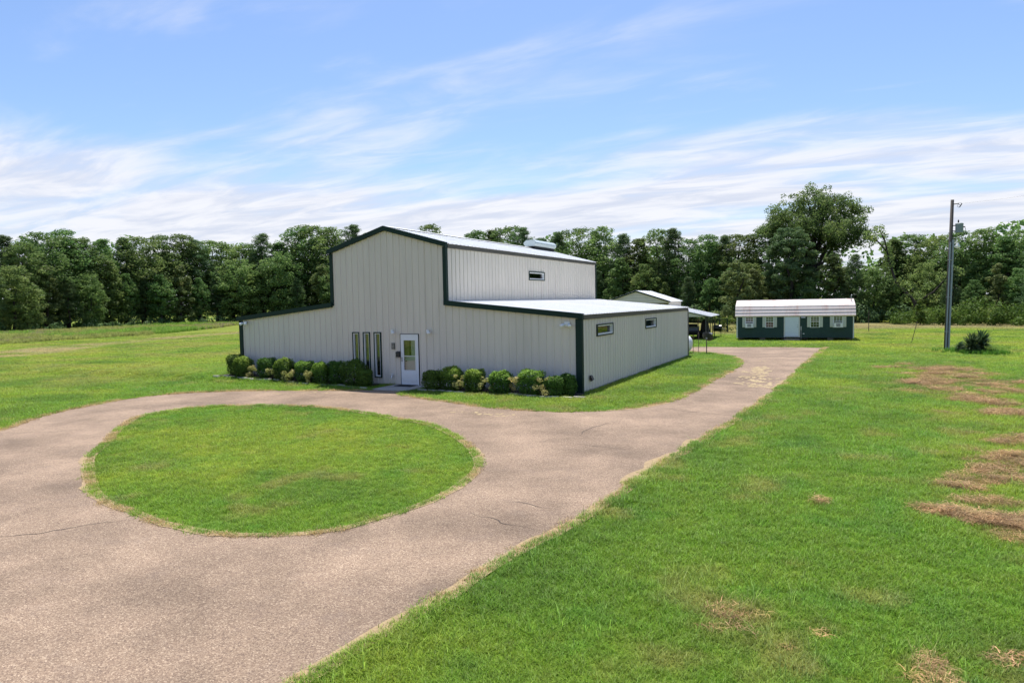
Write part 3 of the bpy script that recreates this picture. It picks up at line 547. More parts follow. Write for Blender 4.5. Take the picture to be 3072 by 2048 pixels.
# ------------------------------------------------------------------ foliage tools
def leaf_mat(name, c1, c2, c3, trans=0.3, objvar=0.35, hue=0.02):
    m = bpy.data.materials.new(name); m.use_nodes = True; t = m.node_tree; t.nodes.clear()
    a = N(t, 'ShaderNodeAttribute', attribute_name='tint'); cr_ = N(t, 'ShaderNodeValToRGB'); e = cr_.color_ramp.elements
    e[0].position = 0.0; e[0].color = (*c1, 1); e[1].position = 1.0; e[1].color = (*c3, 1); q = e.new(0.6); q.color = (*c2, 1)
    t.links.new(a.outputs['Fac'], cr_.inputs[0])
    oi = N(t, 'ShaderNodeObjectInfo'); hs = N(t, 'ShaderNodeHueSaturation'); t.links.new(cr_.outputs[0], hs.inputs['Color'])
    mr1 = N(t, 'ShaderNodeMapRange'); t.links.new(oi.outputs['Random'], mr1.inputs[0]); mr1.inputs[3].default_value = 1-objvar; mr1.inputs[4].default_value = 1+objvar; t.links.new(mr1.outputs[0], hs.inputs['Value'])
    fr = math_n(t, 'FRACT', math_n(t, 'MULTIPLY', oi.outputs['Random'], 7.31)); mr2 = N(t, 'ShaderNodeMapRange'); t.links.new(fr, mr2.inputs[0]); mr2.inputs[3].default_value = 0.5-hue; mr2.inputs[4].default_value = 0.5+hue*0.7; t.links.new(mr2.outputs[0], hs.inputs['Hue'])
    d = N(t, 'ShaderNodeBsdfPrincipled'); d.inputs['Roughness'].default_value = 0.6; d.inputs['Specular IOR Level'].default_value = 0.18; t.links.new(hs.outputs[0], d.inputs['Base Color'])
    tr = N(t, 'ShaderNodeBsdfTranslucent'); t.links.new(hs.outputs[0], tr.inputs[0])
    mx_ = N(t, 'ShaderNodeMixShader'); mx_.inputs[0].default_value = trans; t.links.new(d.outputs[0], mx_.inputs[1]); t.links.new(tr.outputs[0], mx_.inputs[2])
    o = N(t, 'ShaderNodeOutputMaterial'); t.links.new(mx_.outputs[0], o.inputs[0]); return m
M_leaf = leaf_mat('broad_leaf', (0.088, 0.165, 0.047), (0.185, 0.282, 0.083), (0.30, 0.365, 0.120), 0.5, 0.24, 0.03)
M_pine = leaf_mat('pine_needle', (0.070, 0.135, 0.058), (0.142, 0.222, 0.086), (0.235, 0.315, 0.12), 0.45, 0.18)
M_cedar = leaf_mat('cedar_foliage', (0.095, 0.145, 0.05), (0.190, 0.250, 0.085), (0.28, 0.32, 0.115), 0.45, 0.12)
M_weed = leaf_mat('weed_leaf', (0.085, 0.145, 0.026), (0.15, 0.225, 0.038), (0.25, 0.285, 0.065), 0.38, 0.12)
M_bushl = leaf_mat('bush_leaf', (0.034, 0.080, 0.017), (0.105, 0.200, 0.028), (0.26, 0.40, 0.050), 0.35, 0.12)
M_bushy = leaf_mat('variegated_leaf', (0.10, 0.14, 0.035), (0.50, 0.50, 0.16), (0.74, 0.64, 0.30), 0.45, 0.12)
M_yucca = leaf_mat('yucca_leaf', (0.035, 0.070, 0.032), (0.075, 0.125, 0.052), (0.15, 0.205, 0.09), 0.3, 0.1)
M_bark = pmat('bark', (0.045, 0.038, 0.032), 0.95, 0.35, 8.0, 0.8, 30, stretch=(1, 1, 0.25))
def leaves(C, Nrm, size, g, asp=0.6, up=0.0):
    """rhombic leaves at points C facing Nrm (jittered)"""
    n = len(C); Nv = Nrm+g.normal(0, 0.55, (n, 3)); Nv[:, 2] += up; Nv /= np.linalg.norm(Nv, axis=1)[:, None]+1e-9
    T = g.normal(0, 1, (n, 3)); T -= (T*Nv).sum(1)[:, None]*Nv; T /= np.linalg.norm(T, axis=1)[:, None]+1e-9; Bv = np.cross(Nv, T)
    s = (size*g.uniform(0.6, 1.3, n))[:, None]
    V = np.stack([C-T*s*0.5, C-Bv*s*asp*0.5+Nv*s*0.08, C+T*s*0.5, C+Bv*s*asp*0.5+Nv*s*0.08], 1).reshape(-1, 3)
    return V, np.arange(4*n).reshape(n, 4)
def cluster_leaves(cents, rads, per, size, g, flat=0.8, asp=0.6, up=0.25, tbase=0.45, tvar=0.22):
    Cs, Ns, Ts = [], [], []
    for c, r in zip(cents, rads):
        k = max(8, int(per*(r/np.mean(rads))**2)); d = g.normal(0, 1, (k, 3)); d /= np.linalg.norm(d, axis=1)[:, None]
        rad = r*g.uniform(0.35, 1.0, k)**0.6
        Cs.append(c+d*rad[:, None]*np.array([1, 1, flat])); Ns.append(d); Ts.append(np.full(k, tbase+g.normal(0, tvar*0.7))+g.normal(0, tvar*0.6, k))
    Cc = np.concatenate(Cs); Nn = np.concatenate(Ns); T = np.clip(np.concatenate(Ts), 0, 1)
    V, F = leaves(Cc, Nn, size, g, asp, up); return V, F, T
def broad_crown(H, rx, seed, zlow=0.16, ncl=80, per=60, size=0.34, shape='oval'):
    g = np.random.default_rng(seed); cents = []; rads = []
    lob = g.normal(0, 1, (7, 3)); lob /= np.linalg.norm(lob, axis=1)[:, None]; la_ = g.uniform(-0.25, 0.3, 7)
    for i in range(ncl):
        t = g.random()**0.8; z = zlow+(0.97-zlow)*t
        if shape == 'oval': pr_ = math.sqrt(max(0.03, 1-((z-0.48)/0.53)**2))
        elif shape == 'spire': pr_ = (min(1.0, 2.1*(1-z))**0.6)*(0.86+0.14*math.sin(9*z+seed))+0.05
        elif shape == 'cone': pr_ = 1.12*(1-z)**0.75+0.06
        else: pr_ = min(1, 0.45+1.3*z)*math.sqrt(max(0.02, 1-((z-0.35)/0.66)**2))
        th = g.random()*6.283; q = g.random()**0.45
        dv = np.array([math.cos(th), math.sin(th), (z-0.5)*1.2]); dv /= np.linalg.norm(dv); k = 1+sum(a*max(0, float(dv@l))**3 for a, l in zip(la_, lob))
        cents.append((math.cos(th)*rx*pr_*q*k, math.sin(th)*rx*pr_*q*k, z*H)); rads.append(rx*g.uniform(0.11, 0.27)*(0.7 if z > 0.8 else 1))
    return cluster_leaves(np.array(cents), np.array(rads), per, size, g)
def broad_trunk(H, rx, seed, r=0.22):
    g = random.Random(seed); mb = MB(); bend = [(g.uniform(-0.2, 0.2)*i, g.uniform(-0.2, 0.2)*i, H*0.86*i/4) for i in range(5)]
    mb.tube(bend, [r*1.25, r, r*0.75, r*0.5, r*0.2], 7)
    for k in range(7):
        t = g.uniform(0.25, 0.8); z = H*0.86*t; a = g.uniform(0, 6.28); ln = rx*g.uniform(0.6, 0.95); b0 = Vector(bend[min(4, int(t*4))]); b0 = Vector((b0.x*0.9, b0.y*0.9, z))
        mb.tube([b0, b0+Vector((math.cos(a)*ln*0.5, math.sin(a)*ln*0.5, H*0.07)), b0+Vector((math.cos(a)*ln, math.sin(a)*ln, H*0.16))], [r*0.4*(1.1-t), r*0.28*(1.1-t), 0.02], 5)
    return mb
def pine_crown(H, rx, seed, zlow=0.22, nbr=95, per=34, size=0.42):
    g = np.random.default_rng(seed); cents = []; rads = []
    for i in range(nbr):
        z = zlow+(1-zlow)*(i+g.random())/nbr; pr_ = (1-z)**0.52*1.15+0.07; th = g.random()*6.283; ln = rx*pr_*g.uniform(0.6, 1.1)
        for q in (0.5, 0.8, 1.0):
            cents.append((math.cos(th)*ln*q, math.sin(th)*ln*q, z*H+ln*q*g.uniform(0.0, 0.25))); rads.append(0.34+0.22*g.random())
    return cluster_leaves(np.array(cents), np.array(rads), per/3, size, g, 0.6, 0.22, 0.4, 0.42, 0.2)
def mk(name, vft, mat): return fast_mesh(name, vft[0], vft[1], mat, tint=vft[2])
P_tall = []; P_small = []; P_pine = []; P_cedar = []
for i in range(5):
    rx = [3.0, 2.7, 3.3, 2.5, 3.1][i]; P_tall.append((mk('crown', broad_crown(16, rx*[1.0, 1.1, 1.05, 1.0, 1.15][i], 100+i, 0.10, 300, 46, 0.25, ['spire', 'oval', 'spire', 'spire', 'top'][i]), M_leaf), broad_trunk(16, rx, 100+i), 16.0))
for i in range(5):
    rx = [2.4, 2.1, 2.6, 1.9, 2.3][i]; P_small.append((mk('crown', broad_crown(9, rx*1.05, 200+i, 0.03, 230, 44, 0.22, ['spire', 'cone', 'oval', 'spire', 'top'][i]), M_leaf), broad_trunk(9, rx, 200+i, 0.13), 9.0))
for i in range(3):
    rx = [2.5, 2.2, 2.8][i]; P_pine.append((mk('crown', pine_crown(16, rx*1.12, 300+i, 0.12, 210, 66, 0.34), M_pine), broad_trunk(16, 0.8, 300+i, 0.2), 16.0))
for i in range(2):
    P_cedar.append((mk('crown', broad_crown(8, [2.2, 1.8][i], 400+i, 0.03, 110, 60, 0.22, 'cone'), M_cedar), broad_trunk(8, 0.7, 400+i, 0.12), 8.0))
for L in (P_tall, P_small, P_pine, P_cedar):
    for i, (c, t_, h) in enumerate(L):
        me = bpy.data.meshes.new('trunk'); me.from_pydata([tuple(v) for v in t_.v], [], t_.f); me.materials.append(M_bark); me.update(); L[i] = (c, me, h)
def put_tree(name, proto, loc, H, label, group, wide=1.0, rz=None, cat='tree'):
    c, tm, h = proto; e = empty(name, loc, rz if rz is not None else rnd.uniform(0, 6.28), label, cat, group); s = H/h
    e.scale = (s*wide, s*wide, s)
    link_mesh('trunk', tm, e); link_mesh('crown', c, e); return e
ORD = ['first', 'second', 'third', 'fourth', 'fifth', 'sixth', 'seventh', 'eighth', 'ninth', 'tenth', 'eleventh', 'twelfth', 'thirteenth', 'fourteenth', 'fifteenth', 'sixteenth', 'seventeenth', 'eighteenth', 'nineteenth', 'twentieth', 'twenty-first', 'twenty-second', 'twenty-third', 'twenty-fourth', 'twenty-fifth', 'twenty-sixth', 'twenty-seventh', 'twenty-eighth']
SKY = [(-109.7,33.3,14.5,'b'),(-112.7,38.8,15.0,'p'),(-110.5,40.2,14.3,'b'),(-114.0,45.5,16.4,'b'),(-116.0,49.8,17.5,'b'),(-114.7,52.4,16.1,'b'),(-116.2,56.9,16.5,'b'),(-117.1,61.7,16.6,'p'),(-114.8,63.7,17.1,'b'),(-116.0,68.6,18.0,'b'),(-114.3,71.7,18.3,'b'),(-112.6,74.5,16.8,'p'),(-113.3,79.5,17.5,'b'),(-110.6,81.4,16.8,'b'),(-108.7,83.9,16.9,'b'),(-105.0,84.8,18.4,'p'),(-102.5,87.1,17.1,'b'),(-101.1,91.4,20.3,'b'),(-99.6,94.4,21.2,'b'),(-94.6,94.6,20.4,'b'),(-88.6,94.2,20.0,'p'),(-82.8,93.3,18.4,'b'),
 (-72.3,99.7,20.1,'b'),(-56.2,92.7,17.0,'b'),(-54.0,93.9,17.3,'b'),(-49.9,91.5,17.4,'b'),(-45.4,88.8,16.2,'p'),(-40.9,87.5,14.0,'p'),
 (-36.0,83.8,14.4,'p'),(-32.3,83.7,15.3,'b'),(-27.7,82.7,15.1,'b'),(-23.8,80.8,13.2,'p'),(-21.3,81.0,12.8,'b'),(-18.4,81.1,13.9,'b'),(-15.8,79.6,13.4,'p'),(-13.2,78.3,12.0,'b'),(-10.6,78.0,12.4,'b'),(-8.0,77.6,11.8,'p'),(-5.8,78.3,12.2,'b'),(-2.6,80.5,13.2,'b'),
 (13.1,80.0,10.6,'b'),(15.3,80.3,11.1,'b'),(17.5,78.2,10.6,'b'),(19.8,75.9,10.8,'b'),(22.1,74.7,10.9,'b'),(23.8,72.6,9.8,'b'),(25.6,73.4,10.4,'b'),(27.2,71.7,10.3,'b'),(29.3,71.0,9.8,'b')]
FRONT = [(-104.9,30.2,8.4),(-103.3,32.2,10.8),(-104.3,35.2,10.4),(-107.1,38.7,7.7),(-109.1,42.6,10.8),(-108.9,46.2,8.7),(-108.9,49.7,9.7),(-111.7,55.3,12.4),(-111.4,58.1,10.1),(-111.0,61.3,8.8),(-108.6,62.8,9.9),(-108.5,67.2,11.8),(-107.9,70.9,9.5),(-107.4,74.5,10.3),(-105.1,78.5,13.4),(-101.2,80.9,11.5),(-98.7,83.6,14.9),(-94.5,83.8,9.1),(-91.0,87.3,12.1),(-86.0,88.1,13.0),(-79.8,87.3,9.8),
 (-27.0,77.7,7.8),(-23.0,76.8,9.8),(-19.3,76.4,8.7),(-16.0,75.8,5.9),(-12.2,73.3,6.3),(-9.2,73.4,6.1),(-6.6,74.5,7.6),(-3.8,71.6,7.8),(-1.6,73.6,6.8),(1.4,76.2,8.0),(3.6,73.5,5.7),(5.8,74.3,8.8),(8.5,73.6,8.4),(10.5,73.0,6.9),(12.3,71.5,5.3),(16.1,71.7,7.2),(18.3,69.1,6.4),(20.2,67.5,4.9),(22.2,67.2,6.5),(24.1,66.8,6.0),(25.5,64.2,7.5),(26.9,64.2,6.8)]
def sect(x): return 0 if x < -77 else 1 if x < -38 else 2 if x < 5 else 3
SEC = ['left of the building, counted from left', 'above the tall roof, counted from the gable', 'between roof and oak, counted from the roof', 'right of the oak, counted from the oak']
cnt = {}
for i, (x, y, h, k) in enumerate(SKY):
    s = sect(x); n = cnt.get((s, k), 0); cnt[(s, k)] = n+1
    p = P_pine[i % 3] if k == 'p' else P_tall[(i*3+s) % 5]
    kind = 'dark pine' if k == 'p' else 'tall broadleaf tree'
    put_tree('pine_tree' if k == 'p' else 'broadleaf_tree', p, (x, y, 0), h*1.02, '%s %s on the skyline %s' % (ORD[n], kind, SEC[s]), 'skyline trees of the surrounding woods', rnd.uniform(1.3, 1.75) if k == 'b' else rnd.uniform(1.2, 1.5))
cnt = {}
SEC2 = ['along the left field, counted from left', '', 'behind shed and cabin, counted from the roof', 'behind the right field, counted from cabin']
def sect2(x): return 0 if x < -77 else 2 if x < 9 else 3
for i, (x, y, h) in enumerate(FRONT):
    s = sect2(x); n = cnt.get(s, 0); cnt[s] = n+1
    put_tree('young_tree', P_pine[i % 3] if i % 4 == 1 else P_cedar[i % 2] if i % 7 == 4 else P_small[(i*2+i//3) % 5], (x, y, 0), h, '%s low tree in the front row %s' % (ORD[n], SEC2[s]), 'lower trees along the edge of the woods', rnd.uniform(1.0, 1.35))
# special trees
omb = MB(); g = np.random.default_rng(77); ocl = []; ord_ = []; grr = random.Random(6)
omb.tube([(0, 0, -0.2), (0.1, 0, 3.5), (0.0, 0.1, 7.0), (0.2, 0, 9.5)], [0.62, 0.48, 0.40, 0.34], 9)
LIMB = [(-6.6, 0.5, 12.6), (-4.6, -2.0, 14.6), (-2.4, 1.0, 16.4), (0.4, -1.0, 17.5), (2.6, 1.2, 17.2), (-1.6, -1.5, 17.0), (2.4, -1.5, 16.6), (-4.2, 0.5, 15.0), (4.2, 0.5, 16.0), (5.8, -1.0, 14.2), (-5.8, 0.0, 13.6), (6.0, -2.0, 11.6), (4.6, -1.2, 15.4), (6.4, 0.8, 13.4), (7.2, -0.6, 11.2), (3.2, -4.2, 13.0), (-2.8, -4.4, 13.2), (0.4, -5.6, 12.0), (1.6, 4.6, 14.4), (-3.6, 3.8, 13.6), (-5.4, -2.2, 10.8), (5.2, 3.2, 12.0), (-0.8, -2.6, 16.0), (1.4, 1.0, 15.0)]
for lx, ly, lz in LIMB:
    st = Vector((grr.uniform(-.15, .15), grr.uniform(-.15, .15), grr.uniform(5.5, 9.2))); en = Vector((lx, ly, lz)); md_ = st.lerp(en, 0.5)+Vector((grr.uniform(-.5, .5), grr.uniform(-.5, .5), 0.7))
    omb.tube([st, st.lerp(md_, 0.5), md_, md_.lerp(en, 0.55), en], [0.22, 0.18, 0.14, 0.09, 0.03], 6)
    for k in range(30):
        t = grr.uniform(0.35, 1.0); c_ = md_.lerp(en, t) if t > 0.5 else st.lerp(md_, 0.5+t); sp = 1.5
        ocl.append((c_.x+float(np.clip(g.normal(0, 1.0), -1.5, 1.5)), c_.y+float(np.clip(g.normal(0, 1.0), -1.5, 1.5)), c_.z+float(np.clip(g.normal(0.1, 0.7), -1, 1)))); ord_.append(g.uniform(0.45, 0.95))
e = empty('oak_tree', (3.2, 81.1, 0), 0.45, 'tallest tree, a spreading open-crowned oak rising behind the green cabin', 'tree')
omb.build('trunk', M_bark, e, True)
ov = cluster_leaves(np.array(ocl), np.array(ord_), 62, 0.25, g, 0.75, 0.6, 0.3, 0.52, 0.2); link_mesh('crown', mk('crown', ov, M_leaf), e)
g = np.random.default_rng(5); cents = []; rads = []
for i in range(260):
    z = 0.12+0.86*g.random(); pr_ = math.sqrt(max(0.04, 1-((z-0.42)/0.6)**2)); th = g.random()*6.28; q = g.random()**0.35
    cents.append((math.cos(th)*3.5*pr_*q, math.sin(th)*3.5*pr_*q, z*12.3)); rads.append(g.uniform(0.4, 0.75))
e = empty('pine_tree', (0.9, 73.6, 0), 0, 'dense rounded dark green pine in front of the big oak', 'tree')
link_mesh('crown', mk('crown', cluster_leaves(np.array(cents), np.array(rads), 75, 0.36, g, 0.5, 0.34, 0.5, 0.5, 0.22), M_pine), e); broad_trunk(12, 2.0, 5, 0.22).build('trunk', M_bark, e)
put_tree('cedar_tree', P_cedar[0], (-5.0, 68.0, 0), 8.2, 'light olive feathery cedar just left of the green cabin', None, 1.25)
put_tree('cedar_tree', P_cedar[1], (-3.0, 69.5, 0), 7.0, 'light olive cedar touching the cabin roof line at its left end', None, 1.2)
e = empty('snag_tree', (11.9, 70.6, 0), 0, 'crooked thin tree with clumps of vine right of the big oak', 'tree')
mb = MB(); mb.tube([(4.0, -2, 0), (2.8, -1.5, 3.0), (1.0, -0.5, 5.0), (0.2, 0, 8.0), (-0.3, 0, 10.5), (-0.9, 0, 12.0)], [0.22, 0.18, 0.16, 0.13, 0.10, 0.05], 7); mb.tube([(0, 0, 9.0), (-1.2, 0, 10.6), (-2.4, 0, 11.4)], [0.1, 0.08, 0.03], 6); mb.tube([(3.0, -1.6, 2.4), (5.0, -1.8, 3.8), (7.0, -1.6, 6.4)], [0.15, 0.13, 0.05], 6); mb.build('trunk', M_bark, e, True)
g = np.random.default_rng(9); cents = np.array([(-0.9, 0, 12.0), (-0.4, 0.2, 11.2), (-0.2, 0, 10.2), (0, 0.1, 9.3), (0.2, 0, 8.4), (0.2, 0, 7.4), (-2.3, 0, 11.3), (-1.7, 0, 10.9), (7.2, -1.6, 6.5), (6.4, -1.7, 5.9), (7.8, -1.4, 6.2), (5.6, -1.6, 5.4), (0.5, 0, 6.4), (1.2, -1.0, 5.2), (2.2, -1.8, 4.6), (3.4, -2.4, 3.4), (2.0, -1.6, 3.2), (4.4, -2.4, 4.6), (3.6, -2.6, 2.0), (1.0, -1.2, 4.2), (-0.6, -0.6, 6.8), (5.0, -2.2, 3.0)]); e.scale = (0.93, 0.93, 0.93); link_mesh('crown', mk('crown', cluster_leaves(cents, g.uniform(0.5, 0.85, len(cents)), 90, 0.26, g), M_leaf), e)
P_sap = (mk('crown', broad_crown(3, 0.85, 431, 0.05, 60, 40, 0.16, 'cone'), M_weed), broad_trunk(3, 0.4, 431, 0.05).build('trunk', M_bark).data, 3.0); bpy.data.objects.remove([o for o in col.objects if o.data == P_sap[1]][0])
put_tree('sapling', P_sap, (14.8, 63.0, 0), 2.7, 'small yellow-green sapling at the edge of the brush right of the cabin', None, 1.1)
# the wood behind the countable trees
def wood_mass():
    g = np.random.default_rng(3); line = [(-125, 20), (-124, 50), (-122, 75), (-108, 100), (-80, 103), (-55, 102), (-36, 92), (-15, 87), (5, 88), (20, 84), (36, 76), (44, 66)]
    Cs = []; rd = []
    for (ax, ay), (bx, by) in zip(line[:-1], line[1:]):
        ln = math.hypot(bx-ax, by-ay); hm = 16.5 if ax < -60 else 14.5 if ax < -40 else 11.0
        for k in range(int(ln*11)):
            t = g.random(); z = hm*g.random()**0.9; Cs.append((ax+(bx-ax)*t+g.normal(0, 1.8), ay+(by-ay)*t+g.normal(0, 1.8), z*(0.85+0.2*math.sin(ax*3+t*ln*0.6)))); rd.append(g.uniform(0.9, 1.7))
    return cluster_leaves(np.array(Cs), np.array(rd), 26, 0.75, g)
tag(link_mesh('woodland', mk('woodland', wood_mass(), M_leaf)), 'dense dark wood filling in behind the front trees', 'woodland', kind='stuff')
# undergrowth along the wood's edge, brighter brush on the right
def brush(pts, hs, size, g, per):
    cents = np.array([(x+g.normal(0, 0.5), y+g.normal(0, 0.5), h*g.uniform(0.25, 0.8)) for (x, y), h in zip(pts, hs)]); return cluster_leaves(cents, np.array([max(0.3, h*0.42) for h in hs]), per, size, g, 0.9)
g = np.random.default_rng(8); pts = []; hs = []
edge = [(-103, 28), (-106, 40), (-109, 52), (-108, 66), (-103, 78), (-95, 83), (-80, 86)]
for (ax, ay), (bx, by) in zip(edge[:-1], edge[1:]):
    for k in range(int(math.hypot(bx-ax, by-ay)*2.2)): t = g.random(); pts.append((ax+(bx-ax)*t+g.normal(0, 1.0)+0.8, ay+(by-ay)*t+g.normal(0, .8))); hs.append(g.uniform(0.4, 1.9))
edge2 = [(-30, 76), (-18, 74), (-8, 72), (2, 72), (9, 71.5), (14, 69.5)]
for (ax, ay), (bx, by) in zip(edge2[:-1], edge2[1:]):
    for k in range(int(math.hypot(bx-ax, by-ay)*4)): t = g.random(); pts.append((ax+(bx-ax)*t+g.normal(0, .8), ay+(by-ay)*t+g.normal(0, .6))); hs.append(g.uniform(0.6, 3.0))
tag(link_mesh('undergrowth', mk('undergrowth', brush(pts, hs, 0.28, g, 60), M_pine)), 'dark leafy undergrowth at the foot of the woods', 'undergrowth', kind='stuff')
pts = []; hs = []
edge3 = [(12.5, 65.4), (14.5, 64.0), (17, 62.3), (21, 60.6), (25, 59.0), (30, 56.6)]
for (ax, ay), (bx, by) in zip(edge3[:-1], edge3[1:]):
    for k in range(int(math.hypot(bx-ax, by-ay)*9)): t = g.random(); q = abs(g.normal(0, 1.0)); pts.append((ax+(bx-ax)*t, ay+(by-ay)*t-0.6+q)); hs.append(g.uniform(0.5, 1.1)+0.75*q)
tag(link_mesh('brush', mk('brush', brush(pts, hs, 0.2, g, 80), M_weed)), 'bright green weedy brush along the wood behind the right field', 'brush', kind='stuff')

# ------------------------------------------------------------------ shrubs in front of the building
def bush_mesh(rx, h, seed, mat, box=0.45, size=0.075, n=4200, lit_top=0.35):
    g = np.random.default_rng(seed); d = g.normal(0, 1, (n, 3)); d /= np.linalg.norm(d, axis=1)[:, None]; d[:, 2] = np.where(g.random(n) < 0.4, np.abs(d[:, 2]), d[:, 2])
    rx = rx*0.90; ex = 2.0+2.4*(1-box)*1.3; p = d/((np.abs(d)**ex).sum(1)**(1/ex))[:, None]
    lump = 1+0.10*np.sin(d[:, 0]*5+seed)*np.cos(d[:, 1]*4+seed*2)+0.06*np.sin(d[:, 2]*7+seed*3)
    rad = g.uniform(0.5, 1.02, n)**0.4*lump*(1+0.10*(g.random(n) < 0.06))
    q = p*rad[:, None]*np.array([rx, rx*0.9, h*0.5]); q[:, 2] = np.maximum(q[:, 2]+h*0.5, 0.03)
    tt = np.clip((0.45 if mat is M_bushy else 0.32)+g.normal(0, 0.15, n)+lit_top*sstep(0.45, 0.9, q[:, 2]/h)*(rad > 0.8), 0, 1)  # upper outer leaves tinted brighter, painting sunlight onto the shrub tops
    V, F = leaves(q, d, size, g, 0.5, 0.3); return mk('foliage', (V, F, tt), mat)
BL = [(-16.55, -0.45, .42, .96, 'd'), (-15.75, -0.75, .42, .86, 'g'), (-14.42, -0.62, .46, .9, 'd'), (-13.3, -0.72, .47, .92, 'g'), (-12.15, -0.72, .45, .9, 'g'), (-11.2, -0.8, .36, .88, 'g'), (-10.65, -0.5, .40, .95, 'd'), (-9.65, -0.55, .55, 1.02, 'd'), (-8.98, -0.75, .33, .68, 'd')]
BR = [(-5.7, -0.62, .42, .74, 'd'), (-4.85, -0.6, .43, .92, 'g'), (-3.82, -0.72, .40, .84, 'g'), (-2.72, -0.75, .44, .84, 'g'), (-1.52, -0.75, .52, .88, 'g'), (-0.62, -0.72, .36, .70, 'd'), (-0.25, -0.45, .30, .74, 'd')]
YL = [(-15.05, -0.85, .22, .55), (-13.9, -0.9, .24, .55), (-12.75, -1.0, .24, .55), (-11.65, -1.05, .25, .6)]
YR = [(-4.32, -0.95, .22, .66), (-3.28, -0.9, .24, .66), (-2.16, -0.85, .26, .70), (-0.98, -1.0, .28, .64)]
def loose_mesh(rx, h, seed, hi):
    g = np.random.default_rng(seed); k = 11; cc = np.stack([g.uniform(-1, 1, k)*rx*1.1, g.uniform(-0.8, 0.8, k)*rx, h*g.uniform(0.25, 0.95, k)], 1)
    return mk('foliage', cluster_leaves(cc, g.uniform(0.07, 0.15, k), 55, 0.062, g, 0.8, 0.5, 0.3, 0.55+hi, 0.22), M_bushy)
def put_bush(b, me, name, label, group):
    by = b[1]-0.16-(0.10 if b[0] > -6.2 else 0.0); e = empty(name, (b[0], by, float(gz(b[0], by))), 0, label, 'shrub', group); link_mesh('foliage', me, e); st = MB()
    for k in range(4): a = rnd.uniform(0, 6.28); st.tube([(0, 0, -0.02), (math.cos(a)*0.1, math.sin(a)*0.1, b[3]*0.3), (math.cos(a)*0.2, math.sin(a)*0.2, b[3]*0.6)], [0.018, 0.013, 0.006], 5)
    st.build('stem', M_bark, e)
LBL = ['dark shrub at the left front corner of the building, outermost of the left row', 'bright yellow-green shrub next to the outermost corner shrub of the left row', 'third shrub from the left corner, dull green and boxy', 'fourth shrub from the left corner, with a bright clipped top', 'fifth shrub from the left corner, bright topped', 'narrow bright shrub left of centre, halfway between corner and tall windows', 'dark shrub just left of the big round one below the tall windows', 'big round dark shrub below the three tall windows', 'low dark shrub nearest the door on its left, below the third tall window']
LBR = ['low round dark shrub nearest the door on its right', 'tall bright-topped shrub, second to the right of the door', 'bright-topped shrub between the first two yellow variegated plants of the right row', 'clipped bright-topped shrub in the middle of the right row', 'widest clipped shrub of the right row, with a flat bright top', 'green shrub just left of the right-hand corner trim', 'loose dark shrub pressed against the green trim of the right front corner']
for i, (b, l) in enumerate(zip(BL, LBL)): put_bush(b, bush_mesh(b[2], b[3], 500+i, M_bushl, lit_top=0.62 if b[4] == 'g' else 0.16), 'shrub', l, 'clipped shrubs along the front wall')
for i, (b, l) in enumerate(zip(BR, LBR)): put_bush(b, bush_mesh(b[2], b[3], 600+i, M_bushl, lit_top=0.62 if b[4] == 'g' else 0.10), 'shrub', l, 'clipped shrubs along the front wall')
YLB = ['first small yellow-tipped plant of the left row, counted from the corner', 'second small yellow-tipped plant of the left row, counted from the corner', 'third small yellow-tipped plant of the left row, counted from the corner', 'small yellow-tipped plant of the left row nearest the tall windows']
YRB = ['yellow variegated plant of the right row nearest the door', 'second yellow variegated plant to the right of the door', 'third yellow variegated plant right of the door, beside the widest shrub', 'pink and yellow variegated plant nearest the right front corner']
for i, (b, l) in enumerate(zip(YL, YLB)): put_bush(b, loose_mesh(b[2], b[3], 700+i, 0.0), 'variegated_plant', l, 'small variegated plants between the shrubs')
for i, (b, l) in enumerate(zip(YR, YRB)): put_bush(b, loose_mesh(b[2], b[3]*1.05, 720+i, 0.12), 'variegated_plant', l, 'small variegated plants between the shrubs')
# edging stones and mulch
M_stone = pmat('pale_stone', (0.52, 0.48, 0.42), 0.9, 0.2, 6.0, 0.4, 40); M_mulch = pmat('mulch', (0.05, 0.038, 0.028), 0.95, 0.4, 14.0, 0.8, 40)
for nm, xs, lab in (('flower_bed', np.arange(-17.2, -8.75, 0.44), 'mulched bed edged with pale stones under the left row of shrubs'), ('flower_bed', np.arange(-6.15, 0.2, 0.42), 'mulched bed edged with pale stones under the right row of shrubs')):
    e = empty(nm, (xs[0], -1.0, 0.0), 0, lab, 'flower bed', 'flower beds along the front wall')
    mu_ = MB()
    for a, b in zip(xs[:-1], xs[1:]): za, zb_ = float(gz(a, -0.9)), float(gz(b, -0.9)); mu_.prism([(a-xs[0], za-0.1), (b-xs[0], zb_-0.1), (b-xs[0], zb_+0.03), (a-xs[0], za+0.03)], 'y', -0.22, 0.92)
    mu_.build('mulch', M_mulch, e)
    for i, x in enumerate(xs):
        a = rnd.uniform(-0.05, 0.05); yy = -0.27+rnd.uniform(-0.03, 0.03)+(0.12*math.sin(i*0.9)); ln = rnd.uniform(0.3, 0.4); hh = rnd.uniform(0.03, 0.075)
        s = MB().prism([(0, -0.05+a), (ln, -0.06-a), (ln*1.02, 0.05-a), (ln*0.5, 0.07), (-0.01, 0.05+a)], 'z', 0.0, hh).build('edging_stone', M_stone, e); s.location = (x-xs[0], yy, float(gz(x, -1.2)))

